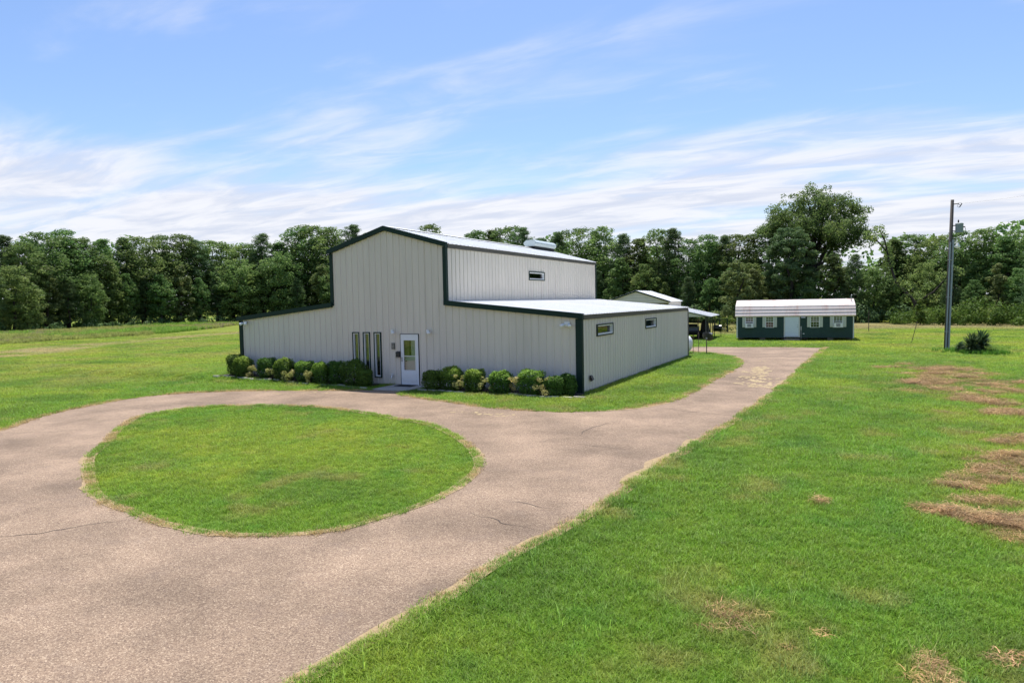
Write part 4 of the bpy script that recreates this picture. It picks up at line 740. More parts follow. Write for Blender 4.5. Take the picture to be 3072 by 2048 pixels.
# ------------------------------------------------------------------ green cabin with white gambrel roof
S = empty('cabin', (0.33, 32.9, 0), R(5.0), 'dark green cabin with white gambrel roof and four shuttered windows', 'cabin')
CW, CD = 8.25, 3.6
M_cab = pmat('green_cabin_siding', (0.020, 0.052, 0.041), 0.6, 0.14, 4.0, spec=0.3)
M_croof = pmat('chalky_white_metal', (0.62, 0.545, 0.51), 0.5, 0.05, 3.0, dirt=(0.42, 0.22, 0.165), dirt_amt=0.85, dscale=0.9, stretch=(1.6, 0.3, 0.3))
M_shut = pmat('cream_shutter', (0.50, 0.52, 0.45), 0.6, 0.06)
M_trimw = pmat('weathered_white_trim', (0.58, 0.58, 0.55), 0.6, 0.1)
core = MB().box(0.05, 0.03, 0.2, CW-0.05, CD-0.03, 1.92).build('wall', M_cab, S)
n = 15; h0 = 0.2; hh = (1.92-h0)/n
for i in range(n):                                             # lap siding, one board per course
    z0 = h0+i*hh
    MB().prism([(0.029, z0), (-0.022, z0), (-0.004, z0+hh+0.012), (0.029, z0+hh+0.012)], 'x', 0.03, CW-0.03).build('siding_board', M_cab, core)
for sx, xx in ((-1, 0.0), (1, CW)):
    for i in range(n):
        z0 = h0+i*hh; a, b = (xx+0.049, xx+0.012) if sx < 0 else (xx-0.049, xx-0.012); x0_, x1_ = sorted((a, b)); MB().box(x0_, 0.1, z0+0.004, x1_, CD-0.05, z0+hh-0.004).build('siding_board', M_cab, core)
gamb = [(-0.12, 1.86), (0.28, 2.57), (1.8, 3.06), (CD-0.28, 2.57), (CD+0.12, 1.86)]
MB().prism([(0.03, 1.90), (0.36, 2.52), (1.8, 3.0), (CD-0.36, 2.52), (CD-0.03, 1.90)], 'x', 0.06, CW-0.06).build('gable_wall', M_cab, S)
rf = MB().prism([(p[0], p[1]-0.03) for p in gamb]+[(p[0]*0.985+0.03, p[1]-0.07) for p in reversed(gamb)], 'x', -0.08, CW+0.08).build('roof', M_croof, S)
for (a, b, nn_) in ((gamb[0], gamb[1], 3), (gamb[1], gamb[2], 1), (gamb[2], gamb[3], 1), (gamb[3], gamb[4], 3)):
    for k in range(nn_):
        t0, t1 = k/nn_, (k+1)/nn_; p0 = (a[0]+(b[0]-a[0])*t0, a[1]+(b[1]-a[1])*t0); p1 = (a[0]+(b[0]-a[0])*t1, a[1]+(b[1]-a[1])*t1)
        ny, nz_ = -(b[1]-a[1]), (b[0]-a[0]); l_ = math.hypot(ny, nz_); ny /= l_; nz_ /= l_
        if nz_ < 0: ny, nz_ = -ny, -nz_
        MB().prism([p0, p1, (p1[0]+ny*0.012, p1[1]+nz_*0.012), (p0[0]+ny*0.04, p0[1]+nz_*0.04)], 'x', -0.1, CW+0.1).build('roof_panel', M_croof, rf)
for xx in (0.0, CW): 
    x0_, x1_ = sorted((xx-0.012, xx+0.09*(1 if xx == 0 else -1))); MB().box(x0_, -0.035, 0.18, x1_, 0.09, 1.86).build('corner_board', M_trimw, S)
def cabin_window(xa, xb, sa, sb, ac):
    z0, z1 = 1.0, 1.82
    wn = MB()
    for a in ((xa, z0, xa+0.045, z1), (xb-0.045, z0, xb, z1), (xa+0.045, z1-0.05, xb-0.045, z1), (xa-0.02, z0-0.03, xb+0.02, z0), (xa+0.045, 1.39, xb-0.045, 1.43)): wn.box(a[0], -0.062, a[1], a[2], -0.01, a[3])
    wn = wn.build('window', M_white, S)
    MB().box(xa+0.045, -0.032, z0, xb-0.045, -0.028, z1-0.05).build('pane', M_glass, wn)
    MB().box(xa+0.045, -0.026, z0, xb-0.045, -0.023, 1.39).build('curtain', M_dark, wn); MB().box(xa+0.045, -0.026, 1.43, xb-0.045, -0.023, z1-0.05).build('curtain', pmat('grey_lace', (0.16, 0.15, 0.13), 0.9, 0.3, 20), wn)
    mu = MB()
    for k in (1, 2): x = xa+0.045+(xb-xa-0.09)*k/3; mu.box(x-0.008, -0.05, 1.43, x+0.008, -0.034, z1-0.05)
    for k in (1, 2): z = 1.43+(z1-1.48)*k/3; mu.box(xa+0.045, -0.049, z-0.008, xb-0.045, -0.035, z+0.008)
    mu.build('muntin', M_white, wn)
    if not ac:
        m2 = MB()
        for k in (1, 2): x = xa+0.045+(xb-xa-0.09)*k/3; m2.box(x-0.006, -0.05, z0, x+0.006, -0.034, 1.39)
        m2.box(xa+0.045, -0.049, 1.19, xb-0.045, -0.035, 1.205); m2.build('muntin', M_white, wn)
    for a, b in ((sa, xa-0.005), (xb+0.005, sb)):
        sh = MB().box(a, -0.048, z0, b, -0.012, z1).build('shutter', M_shut, S)
        for k in range(8): zz = z0+0.06+k*0.092; MB().prism([(-0.058, zz), (-0.044, zz+0.07), (-0.044, zz)], 'x', a+0.03, b-0.03).build('slat', M_shut, sh)
    return wn
cabin_window(0.64, 1.25, 0.43, 1.45, True); cabin_window(2.11, 2.72, 1.90, 2.94, False); cabin_window(5.27, 5.92, 5.06, 6.14, False); cabin_window(6.83, 7.50, 6.62, 7.72, True)
def ac(x, lab):
    e = empty('window_air_conditioner', (S.matrix_basis @ Vector((x, -0.07, 0.98))), R(5.0), lab, 'air conditioner', 'air conditioners in the cabin windows')
    MB().box(-0.27, -0.26, 0.0, 0.27, 0.0, 0.33).build('case', M_white, e); gr = MB().box(-0.14, -0.268, 0.05, 0.14, -0.262, 0.28).build('grille', M_dark, e)
    for k in range(6): MB().box(-0.14, -0.276, 0.06+k*0.037, 0.14, -0.27, 0.07+k*0.037).build('fin', M_white, gr)
    for k in range(5): MB().box(-0.12+k*0.057, -0.277, 0.05, -0.113+k*0.057, -0.2765, 0.28).build('fin', M_white, gr)
ac(0.945, 'white air conditioner in the leftmost cabin window'); ac(7.165, 'white air conditioner in the rightmost cabin window')
dr = MB().box(3.52, -0.05, 0.30, 4.47, 0.0, 1.86).build('door', pmat('pale_blue_door', (0.62, 0.68, 0.76), 0.45, 0.03), S); dr['label'] = 'plain pale blue-white cabin door'
MB().box(3.43, -0.06, 0.24, 3.515, 0.0, 1.88).build('door_frame', M_trimw, dr); MB().box(4.475, -0.06, 0.24, 4.56, 0.0, 1.88).build('door_frame', M_trimw, dr)
MB().lathe([(0.012, 0), (0.03, 0.03), (0.03, 0.05), (0.0, 0.07)], (4.40, -0.05, 1.02), (0, -1, 0), 10).build('door_knob', M_grey, dr); MB().lathe([(0.02, 0), (0.025, 0.02), (0.0, 0.03)], (4.40, -0.05, 1.14), (0, -1, 0), 10).build('deadbolt', M_grey, dr)
MB().box(3.43, -0.08, 0.235, 4.56, 0.02, 0.265).build('threshold', M_trimw, S)
stp = MB().box(3.36, -0.42, 0.0, 4.62, -0.09, 0.05); stp.box(3.44, -0.34, 0.05, 4.54, -0.09, 0.13); o = stp.build('door_step', pmat('weathered_wood', (0.26, 0.21, 0.17), 0.9, 0.2)); o.matrix_basis = S.matrix_basis.copy(); tag(o, 'low weathered wooden step below the cabin door', 'step')
M_block = pmat('shaded_block', (0.16, 0.15, 0.14), 0.9, 0.2)  # block colour darkened to stand in for the shadow under the cabin
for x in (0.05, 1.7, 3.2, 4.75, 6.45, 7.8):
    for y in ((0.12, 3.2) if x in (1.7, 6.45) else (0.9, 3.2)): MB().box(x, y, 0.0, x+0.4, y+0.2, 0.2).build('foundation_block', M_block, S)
MB().prism([(0.0, 1.80), (-0.16, 1.72), (-0.16, 1.705), (0.0, 1.775)], 'x', 4.64, 4.94).build('awning_light', M_white, S)
MB().box(4.60, -0.06, 0.78, 4.68, -0.02, 1.06).build('meter_box', M_grey, S); MB().tube([(4.645, -0.045, 0.10), (4.645, -0.045, 0.78)], 0.018, 6).build('conduit', M_grey, S)
MB().box(4.76, -0.05, 0.48, 4.88, -0.02, 0.53).build('outlet_cover', M_white, S)
MB().tube([(CW-0.12, 1.2, 2.6), (CW-0.12, 1.2, 3.30), (CW-0.10, 1.17, 3.36), (CW-0.06, 1.12, 3.33)], [0.028, 0.028, 0.035, 0.03], 8).build('service_mast', M_grey, S)

# ------------------------------------------------------------------ open-fronted metal shed with carport wing, behind
C_ = empty('metal_shed', (-4.97, 32.9, 0), R(3.0), 'pale metal shed with green-edged gable and open carport wing beyond the building', 'shed')
GW, GL = 5.4, 5.6
MB().box(-0.05, 0.0, 0.0, 0.0, GL, 3.12).build('wall', M_siding, C_); MB().box(-GW, 0.0, 0.0, -GW+0.05, GL, 3.12).build('wall', M_siding, C_); MB().box(-GW+0.05, GL-0.05, 0.0, -0.05, GL, 3.12).build('wall', M_siding, C_)
gv = MB().prism([(-GW+0.05, 3.0), (-0.05, 3.0), (-0.05, 3.14), (-GW/2, 4.0), (-GW+0.05, 3.14)], 'y', 0.02, 0.05).build('gable', M_core, C_)
zz = 3.0
while zz < 3.95:
    z2 = min(zz+0.22, 3.96); hw = lambda z: GW/2*(1 if z < 3.14 else max(0.02, (4.02-z)/(4.02-3.14)))
    MB().prism([(-GW/2-hw(zz)+0.02, zz+0.006), (-GW/2+hw(zz)-0.02, zz+0.006), (-GW/2+hw(z2)-0.02, z2-0.006), (-GW/2-hw(z2)+0.02, z2-0.006)], 'y', -0.012, 0.018).build('siding_panel', M_siding, gv); zz = z2
for s in (-1, 1):
    x_e = -GW/2+s*(GW/2+0.14); z_e = 3.12
    rp = MB().prism([(-GW/2, 4.06), (x_e, z_e), (x_e, z_e-0.04), (-GW/2, 4.02)] if s < 0 else [(x_e, z_e), (-GW/2, 4.06), (-GW/2, 4.02), (x_e, z_e-0.04)], 'y', -0.1, GL+0.1).build('roof', M_roof, C_)
    for k in range(7):
        y = k*GL/6; MB().prism([(-GW/2, 4.085), (x_e, z_e+0.025), (x_e, z_e), (-GW/2, 4.06)] if s < 0 else [(x_e, z_e+0.025), (-GW/2, 4.085), (-GW/2, 4.06), (x_e, z_e)], 'y', y-0.02, y+0.02).build('standing_seam', M_roof, rp)
    MB().prism([(-GW/2, 4.07), (x_e, z_e+0.01), (x_e, z_e-0.10), (-GW/2, 3.96)] if s < 0 else [(x_e, z_e+0.01), (-GW/2, 4.07), (-GW/2, 3.96), (x_e, z_e-0.10)], 'y', -0.14, -0.102).build('rake_trim', M_green, C_)
# wing
LW = 3.3; zA, zB = 2.62, 1.86
rp = MB().prism([(0.0, zA), (LW, zB), (LW, zB-0.03), (0.0, zA-0.03)], 'y', -0.06, GL).build('roof', M_roof, C_)
for k in range(13):
    y = -0.04+k*GL/12.2; MB().prism([(0.0, zA+0.025), (LW, zB+0.025), (LW, zB+0.001), (0.0, zA+0.001)], 'y', y, y+0.03).build('roof_rib', M_roof, rp)
MB().prism([(0.02, zA-0.06), (LW-0.5, zB+0.06), (LW-0.35, zB-0.02), (0.02, zB-0.02)], 'y', 0.0, 0.03).build('gable', pmat('cream_panel', (0.55, 0.53, 0.42), 0.6), C_)
MB().prism([(0.02, zA-0.035), (LW-0.02, zB-0.032), (LW-0.02, zB-0.09), (0.02, zA-0.09)], 'y', -0.04, -0.005).build('rake_trim', M_green, C_)
for k in range(5):
    y = 0.1+k*1.28; MB().box(LW-0.42, y, 0.0, LW-0.36, y+0.06, zB+0.04).build('post', pmat('grey_post', (0.13, 0.125, 0.11), 0.7) if k == 0 else bpy.data.materials['grey_post'], C_)
# things under and by the carport
U = empty('utility_cart', (-3.55, 34.6, 0), R(-80), 'black utility cart with grey hood parked under the carport wing', 'utility cart')
M_bp = pmat('black_paint', (0.015, 0.015, 0.016), 0.35, 0.1, spec=0.5)
MB().prism([(-1.3, 0.35), (1.2, 0.35), (1.35, 0.62), (1.2, 0.86), (0.45, 0.95), (0.35, 0.55), (-0.3, 0.55), (-0.35, 0.95), (-1.35, 0.95), (-1.4, 0.6)], 'y', -0.62, 0.62).build('body', M_bp, U)
MB().prism([(0.46, 0.955), (1.2, 0.865), (1.3, 0.7), (1.36, 0.72), (1.22, 0.90), (0.46, 1.0)], 'y', -0.58, 0.58).build('hood', pmat('dull_grey_paint', (0.08, 0.085, 0.09), 0.5), U)
MB().box(-0.3, -0.5, 0.55, 0.1, 0.5, 0.72).build('seat', M_rubber, U); MB().box(-0.34, -0.5, 0.72, -0.22, 0.5, 1.2).build('backrest', M_rubber, U)
cg = MB()
for yy in (-0.56, 0.56): cg.tube([(0.45, yy, 0.95), (0.2, yy, 1.62), (-0.4, yy, 1.62), (-0.42, yy, 0.95)], 0.025, 6)
cg.build('roll_cage', M_black, U)
for xx in (-0.9, 0.85):
    for yy in (-0.6, 0.6):
        wh = MB().lathe([(0.16, -0.11), (0.30, -0.10), (0.31, 0.0), (0.30, 0.10), (0.16, 0.11)], (xx, yy, 0.31), (0, 1, 0), 16).build('wheel', M_rubber, U); MB().lathe([(0.15, -0.115), (0.15, 0.115)], (xx, yy, 0.31), (0, 1, 0), 12).build('rim', M_grey, wh)
MB().tube([(0.3, 0.25, 0.85), (0.12, 0.25, 1.05)], 0.02, 6).build('steering_column', M_black, U)
T = empty('covered_machine', (-2.55, 35.2, 0), 0.2, 'dark tarpaulin-covered machine standing upright beside the utility cart', 'tarp cover')
g = np.random.default_rng(4); mb = MB(); nseg = 18
for j, (z, r) in enumerate([(0.0, 0.62), (0.3, 0.56), (0.7, 0.46), (1.1, 0.38), (1.4, 0.33), (1.5, 0.2)]):
    for q in range(nseg): th = q/nseg*6.283; k = r*(1+0.07*math.sin(th*5+j*0.3)+0.05*g.normal()); mb.v.append((math.cos(th)*k*0.8, math.sin(th)*k, z))
for j in range(5):
    for q in range(nseg): mb.f.append((j*nseg+q, j*nseg+(q+1) % nseg, (j+1)*nseg+(q+1) % nseg, (j+1)*nseg+q))
mb.f.append(tuple(5*nseg+q for q in range(nseg))); mb.build('tarpaulin', M_rubber, T); MB().tube([(math.cos(a)*0.43, math.sin(a)*0.53, 0.5) for a in np.linspace(0, 6.283, 20)], 0.015, 5).build('cord', M_grey, T)
G = empty('barrel_grill', (-1.95, 37.6, 0), R(8), 'black barrel smoker grill on thin legs beside the carport posts', 'grill')
MB().lathe([(0.22, -0.36), (0.26, -0.34), (0.26, 0.34), (0.22, 0.36)], (0, 0, 0.72), (1, 0, 0), 16).build('barrel', M_black, G, False)
MB().lathe([(0.20, -0.355), (0.268, -0.33), (0.268, 0.33), (0.20, 0.355)], (0, 0, 0.745), (1, 0, 0), 16).build('lid', M_bp, G)
for xx in (-0.28, 0.28):
    for yy in (-0.2, 0.2): MB().tube([(xx, yy, 0.0), (xx, yy*0.9, 0.62)], 0.018, 6).build('leg', M_black, G)
MB().tube([(-0.15, -0.28, 0.80), (-0.15, -0.33, 0.80), (0.15, -0.33, 0.80), (0.15, -0.28, 0.80)], 0.012, 6).build('handle', M_grey, G); MB().box(0.38, -0.2, 0.66, 0.62, 0.2, 0.69).build('side_shelf', bpy.data.materials['dull_grey_paint'], G); MB().tube([(-0.2, 0.1, 0.95), (-0.2, 0.1, 1.14)], 0.04, 8).build('chimney', M_black, G)
TR = empty('garden_trellis', (-3.15, 45.4, 0), R(-8), 'dark green wooden trellis frame wrapped in vine behind the grill', 'trellis')
MB().box(-0.02, -0.05, 0.0, 0.08, 0.05, 1.32).build('post', M_green, TR); MB().box(0.72, -0.05, 0.0, 0.82, 0.05, 1.32).build('post', M_green, TR)
for z in (0.52, 1.22): MB().box(-0.05, -0.055, z, 0.85, 0.055, z+0.07).build('crossbar', M_green, TR)
for k in range(4): x = 0.16+k*0.16; MB().tube([(x, 0, 0.52), (x, 0, 1.25)], 0.012, 5).build('lattice_rod', M_green, TR)
put = np.array([(x, y, z) for x, y, z in zip(rng.normal(0.4, 0.45, 40), rng.normal(0.35, 0.2, 40), rng.uniform(0.15, 1.5, 40))])
VN = empty('vine', (-3.1, 45.5, 0), 0, 'light green vine climbing the trellis behind the grill', 'vine'); link_mesh('foliage', mk('foliage', cluster_leaves(put, np.full(40, 0.25), 45, 0.11, rng), M_weed), VN); MB().tube([(0.4, 0.3, 0), (0.3, 0.32, 0.6), (0.5, 0.3, 1.3)], [0.03, 0.02, 0.01], 5).build('stem', M_bark, VN)
# propane tank behind the rear corner
PT = empty('propane_tank', (-1.3, 18.55, 0), 0, 'white propane tank just showing past the rear corner of the building', 'tank')
MB().lathe([(0.05, -1.25), (0.3, -1.2), (0.45, -1.08), (0.5, -0.9), (0.5, 0.9), (0.45, 1.08), (0.3, 1.2), (0.05, 1.25)], (0, 0, 0.62), (1, 0, 0), 20).build('vessel', M_white, PT, True)
for xx in (-0.7, 0.7): MB().box(xx-0.08, -0.35, 0.0, xx+0.08, 0.35, 0.2).build('saddle', M_conc, PT)
MB().lathe([(0.16, 0), (0.16, 0.12), (0.10, 0.18)], (0, 0, 1.1), (0, 0, 1), 12).build('valve_dome', M_white, PT)
# satellite dish
D = empty('satellite_dish', (0.72, 18.87, 0), 0, 'dark grey satellite dish on a short pole by the rear corner of the building', 'satellite dish')
M_dish = pmat('dish_grey', (0.04, 0.042, 0.045), 0.5, 0.1)
MB().tube([(0, 0, 0), (0, 0, 0.95)], 0.03, 8).build('pole', pmat('rusty_pole', (0.14, 0.11, 0.09), 0.8), D)
ax = Vector((0.22, 0.78, 0.60)).normalized(); c0 = Vector((0.03, 0.02, 0.98))
MB().lathe([(0.02, -0.03), (0.16, -0.01), (0.27, 0.03), (0.33, 0.075), (0.335, 0.08), (0.27, 0.042), (0.16, 0.002), (0.01, -0.018)], c0, ax, 22).build('reflector', M_dish, D, True)
MB().box(-0.05, -0.05, 0.88, 0.05, 0.05, 0.98).build('mount', M_grey, D)
tip = c0+ax*0.33+Vector((0.10, -0.02, 0.02)); MB().tube([c0+Vector((-0.12, -0.1, 0.02))*0.2, c0+Vector((0.25, 0.05, -0.02)), tip], 0.012, 6).build('feed_arm', M_grey, D); MB().box(tip.x-0.12, tip.y-0.05, tip.z-0.04, tip.x+0.08, tip.y+0.05, tip.z+0.04).build('receiver', M_white, D)
M_rust = pmat('rusty_steel', (0.10, 0.075, 0.06), 0.8, 0.25, 20)
for (x, y, h, lean, lab) in ((-0.05, 18.2, 1.15, 0.0, 'thin rusty stake nearest the rear corner of the building'), (-0.09+0.02, 19.77, 1.25, 0.01, 'second thin stake behind the building, left of the satellite dish')):
    e = empty('steel_stake', (x+0.12, y, 0), 0, lab, 'stake', 'thin stakes behind the building'); MB().tube([(0, 0, -0.05), (lean*2, 0, h)], 0.016, 6).build('rod', M_rust, e); MB().box(-0.03, -0.012, h-0.16, 0.03, 0.012, h).build('cap', M_rust, e)
e = empty('steel_stake', (12.06, 31.38, 0), 0, 'thin rusty stake leaning to the right in the open field right of the cabin', 'stake'); MB().tube([(0, 0, -0.05), (0.34, 0.1, 1.45)], 0.022, 6).build('rod', M_rust, e); MB().box(0.30, 0.06, 1.36, 0.37, 0.13, 1.45).build('cap', M_rust, e)
e = empty('steel_stake', (9.7, 47.9, 0), 0, 'upright thin post in the field behind the right end of the cabin', 'stake'); MB().tube([(0, 0, -0.05), (0.0, 0, 1.9)], 0.03, 6).build('rod', M_rust, e); MB().box(-0.04, -0.04, 1.82, 0.04, 0.04, 1.92).build('cap', M_rust, e)

# ------------------------------------------------------------------ utility pole
PO = empty('utility_pole', (13.46, 25.15, 0), 0, 'tall leaning wooden utility pole with grey conduits on the right', 'utility pole')
top = Vector((0.20, 0.10, 8.8)); M_pole = pmat('pole_wood', (0.085, 0.075, 0.068), 0.95, 0.3, 6.0, 0.6, 30, stretch=(1, 1, 0.15))
MB().tube([(0, 0, -0.1), top*0.5, top], [0.125, 0.11, 0.085], 12).build('shaft', M_pole, PO, True)
for dx, dy, r, t1 in ((0.12, -0.08, 0.055, 0.735), (-0.02, -0.14, 0.04, 0.72)):
    MB().tube([(dx, dy, 0.0), (dx+top.x*t1, dy*0.9+top.y*t1, top.z*t1)], r, 8).build('conduit', pmat('conduit_grey', (0.27, 0.31, 0.35), 0.45, 0.1) if dx > 0 else bpy.data.materials['conduit_grey'], PO)
for t in (0.12, 0.35, 0.6): c = top*t; MB().lathe([(0.155, 0), (0.155, 0.03)], c+Vector((0.02, -0.03, 0)), (0, 0, 1), 12).build('strap', M_grey, PO)
c = top*0.97; MB().tube([c, c+Vector((0.30, 0, 0.02)), c+Vector((0.36, 0, -0.06))], [0.03, 0.025, 0.02], 6).build('bracket', M_black, PO)
cu = MB(); cu.tube([c+Vector((0.36, 0, -0.2)), c+Vector((0.48, 0, 0.02))], 0.028, 8); cu.tube([c+Vector((0.33, 0, -0.22)), c+Vector((0.25, 0, -0.12)), c+Vector((0.30, 0, 0.05)), c+Vector((0.46, 0, 0.06))], 0.01, 5); cu.build('fuse_cutout', M_black, PO)
# transformer, lamp: held by the pole
tc_ = Vector((13.46, 25.15, 0))+top*0.80+Vector((0.40, -0.05, -0.20))
TFm = empty('transformer', tc_, 0, 'grey can transformer hung near the top of the utility pole', 'transformer'); M_tf = pmat('transformer_grey', (0.20, 0.245, 0.255), 0.45, 0.08)
MB().lathe([(0.18, 0), (0.205, 0.02), (0.205, 0.5), (0.215, 0.51), (0.215, 0.54), (0.15, 0.58)], (0, 0, 0), (0, 0, 1), 18).build('can', M_tf, TFm)
MB().lathe([(0.05, 0), (0.03, 0.04), (0.05, 0.07), (0.03, 0.1), (0.045, 0.13), (0.02, 0.2)], (-0.05, 0, 0.57), (0, 0, 1), 10).build('bushing', M_brown, TFm)
for z in (0.1, 0.42): MB().box(-0.36, -0.03, z, -0.19, 0.03, z+0.05).build('hanger', M_black, TFm)
for k in range(3): MB().lathe([(0.03, 0), (0.025, 0.06), (0.012, 0.1)], (0.19, -0.08+k*0.08, 0.34), (1, 0, 0), 8).build('terminal', M_brown, TFm)
MB().tube([(0.27, 0, 0.34), (0.33, 0, 0.1), (0.2, 0, -0.14), (-0.15, 0, -0.16), (-0.36, 0, -0.12)], 0.014, 5).build('lead_wire', M_black, TFm)
lc = Vector((13.46, 25.15, 0))+top*0.70+Vector((0.14, -0.06, 0.0))
YLm = empty('yard_light', lc, 0, 'white yard light on the utility pole below the transformer', 'light')
MB().tube([(-0.06, 0, 0.06), (0.1, 0, 0.10), (0.2, 0, 0.06)], 0.022, 6).build('arm', M_grey, YLm); MB().lathe([(0.05, 0.10), (0.09, 0.05), (0.10, -0.02)], (0.2, 0, 0), (0, 0, 1), 14).build('housing', M_white, YLm)
MB().lathe([(0.10, -0.02), (0.15, -0.05), (0.145, -0.16), (0.11, -0.2)], (0.2, 0, 0), (0, 0, 1), 14).build('refractor', pmat('acrylic', (0.72, 0.72, 0.68), 0.25, 0.05), YLm)
def wire(name, a, b, sag, label, r=0.008):
    a = Vector(a); b = Vector(b); pts = [a.lerp(b, t)-Vector((0, 0, sag*4*t*(1-t))) for t in np.linspace(0, 1, 18)]; o = MB().tube(pts, r, 5).build(name, M_black); tag(o, label, 'wire')
mast = S.matrix_basis @ Vector((CW-0.06, 1.12, 3.32))
wire('service_wire', mast, Vector((13.46, 25.15, 0))+top*0.76, 0.35, 'thin service wire running from the cabin roof mast to the utility pole', 0.007)
wire('line_wire', Vector((13.46, 25.15, 0))+top*0.97+Vector((0.48, 0, 0.02)), (26, 17, 10.0), 0.5, 'thin power line leaving the pole top towards the right edge', 0.004)
# yucca
def yucca(loc, h, seed, label):
    g = np.random.default_rng(seed); e = empty('yucca', loc, 0, label, 'plant', 'spiky yucca plants by the utility pole'); Vv = []; Ff = []; tt = []
    for i in range(260):
        th = g.random()*6.283; el = g.uniform(-0.5, 1.35); ln = h*g.uniform(0.46, 0.70); d = np.array([math.cos(th)*math.cos(el), math.sin(th)*math.cos(el), math.sin(el)]); s = np.array([-math.sin(th), math.cos(th), 0])*0.045*g.uniform(0.7, 1.2)
        b0 = np.array([0, 0, h*g.uniform(0.18, 0.58)]); m_ = b0+d*ln*0.5; t_ = b0+d*ln+np.array([0, 0, -0.05*ln]); k = len(Vv)
        Vv += [b0-s*0.6, b0+s*0.6, m_+s, m_-s, m_-s, m_+s, t_+s*0.08, t_-s*0.08]; Ff += [(k, k+1, k+2, k+3), (k+4, k+5, k+6, k+7)]; q = g.uniform(0.2, 0.8); tt += [q, q]
    link_mesh('foliage', mk('foliage', (np.array(Vv), np.array(Ff), tt), M_yucca), e); MB().tube([(0, 0, -0.03), (0, 0, h*0.55)], [0.09, 0.07], 8).build('stem', M_bark, e)
yucca((14.35, 22.2, 0), 1.12, 1, 'larger left-hand spiky yucca in front of the utility pole'); yucca((14.85, 22.6, 0), 1.25, 2, 'taller right-hand spiky yucca behind its neighbour by the pole'); yucca((13.95, 23.0, 0), 0.6, 3, 'small low yucca tucked behind the left-hand yucca')

# ------------------------------------------------------------------ grass
def grass_mat(name, trans=0.35, spec=0.2):
    m = bpy.data.materials.new(name); m.use_nodes = True; t = m.node_tree; t.nodes.clear()
    a = N(t, 'ShaderNodeAttribute', attribute_name='gcol'); a.attribute_type = 'INSTANCER'
    b = N(t, 'ShaderNodeAttribute', attribute_name='tint')
    mr1 = N(t, 'ShaderNodeMapRange'); t.links.new(b.outputs['Fac'], mr1.inputs[0]); mr1.inputs[3].default_value = 0.9; mr1.inputs[4].default_value = 2.1
    mu = N(t, 'ShaderNodeMix', data_type='RGBA', blend_type='MULTIPLY'); mu.inputs[0].default_value = 1; t.links.new(a.outputs['Color'], mu.inputs[6]); t.links.new(mr1.outputs[0], mu.inputs[7])
    d = N(t, 'ShaderNodeBsdfPrincipled'); d.inputs['Roughness'].default_value = 0.5; d.inputs['Specular IOR Level'].default_value = spec; t.links.new(mu.outputs[2], d.inputs['Base Color'])
    tr = N(t, 'ShaderNodeBsdfTranslucent'); t.links.new(mu.outputs[2], tr.inputs[0]); mx_ = N(t, 'ShaderNodeMixShader'); mx_.inputs[0].default_value = trans
    t.links.new(d.outputs[0], mx_.inputs[1]); t.links.new(tr.outputs[0], mx_.inputs[2]); o = N(t, 'ShaderNodeOutputMaterial'); t.links.new(mx_.outputs[0], o.inputs[0]); return m
M_grass = grass_mat('grass_blade', 0.45); M_hay = grass_mat('hay_blade', 0.2, 0.1)
LIB = bpy.data.collections.new('blade_library')
def tuft(name, n, rad, h, wdt, lean, seed, mat, flat=False):
    g = np.random.default_rng(seed); V = []; F = []; T = []
    for i in range(n):
        a = g.random()*6.283; r = rad*math.sqrt(g.random()); p = np.array([math.cos(a)*r, math.sin(a)*r, -0.005]); th = g.random()*6.283; d = np.array([math.cos(th), math.sin(th), 0]); s = np.array([-d[1], d[0], 0])*wdt*g.uniform(0.6, 1.2)
        hh = h*g.uniform(0.45, 1.15); ln = hh*lean*g.uniform(0.3, 1.4); k = len(V)
        if flat: p[2] = h*g.random()**1.3; m_ = p+d*ln*0.5+np.array([0, 0, hh*0.35*g.normal()*0.5+0.008]); t_ = p+d*ln+np.array([0, 0, hh*g.normal()*0.3])
        else: m_ = p+d*ln*0.35+np.array([0, 0, hh*0.62]); t_ = p+d*ln+np.array([0, 0, hh])
        V += [p-s, p+s, m_+s*0.8, m_-s*0.8, t_]; F += [(k, k+1, k+2, k+3), (k+3, k+2, k+4, k+4)]; q = g.random(); T += [q, q]
    F = np.array(F); me = bpy.data.meshes.new(name); me.from_pydata([tuple(v) for v in V], [], [tuple(f[:3]) if f[2] == f[3] else tuple(f) for f in F.tolist()]); at_ = me.attributes.new('tint', 'FLOAT', 'FACE'); at_.data.foreach_set('value', np.array(T, np.float32)); me.materials.append(mat); me.update()
    return me
def library(name, meshes):
    c = bpy.data.collections.new(name)
    for m in meshes: c.objects.link(bpy.data.objects.new(name+'_blade', m))
    return c
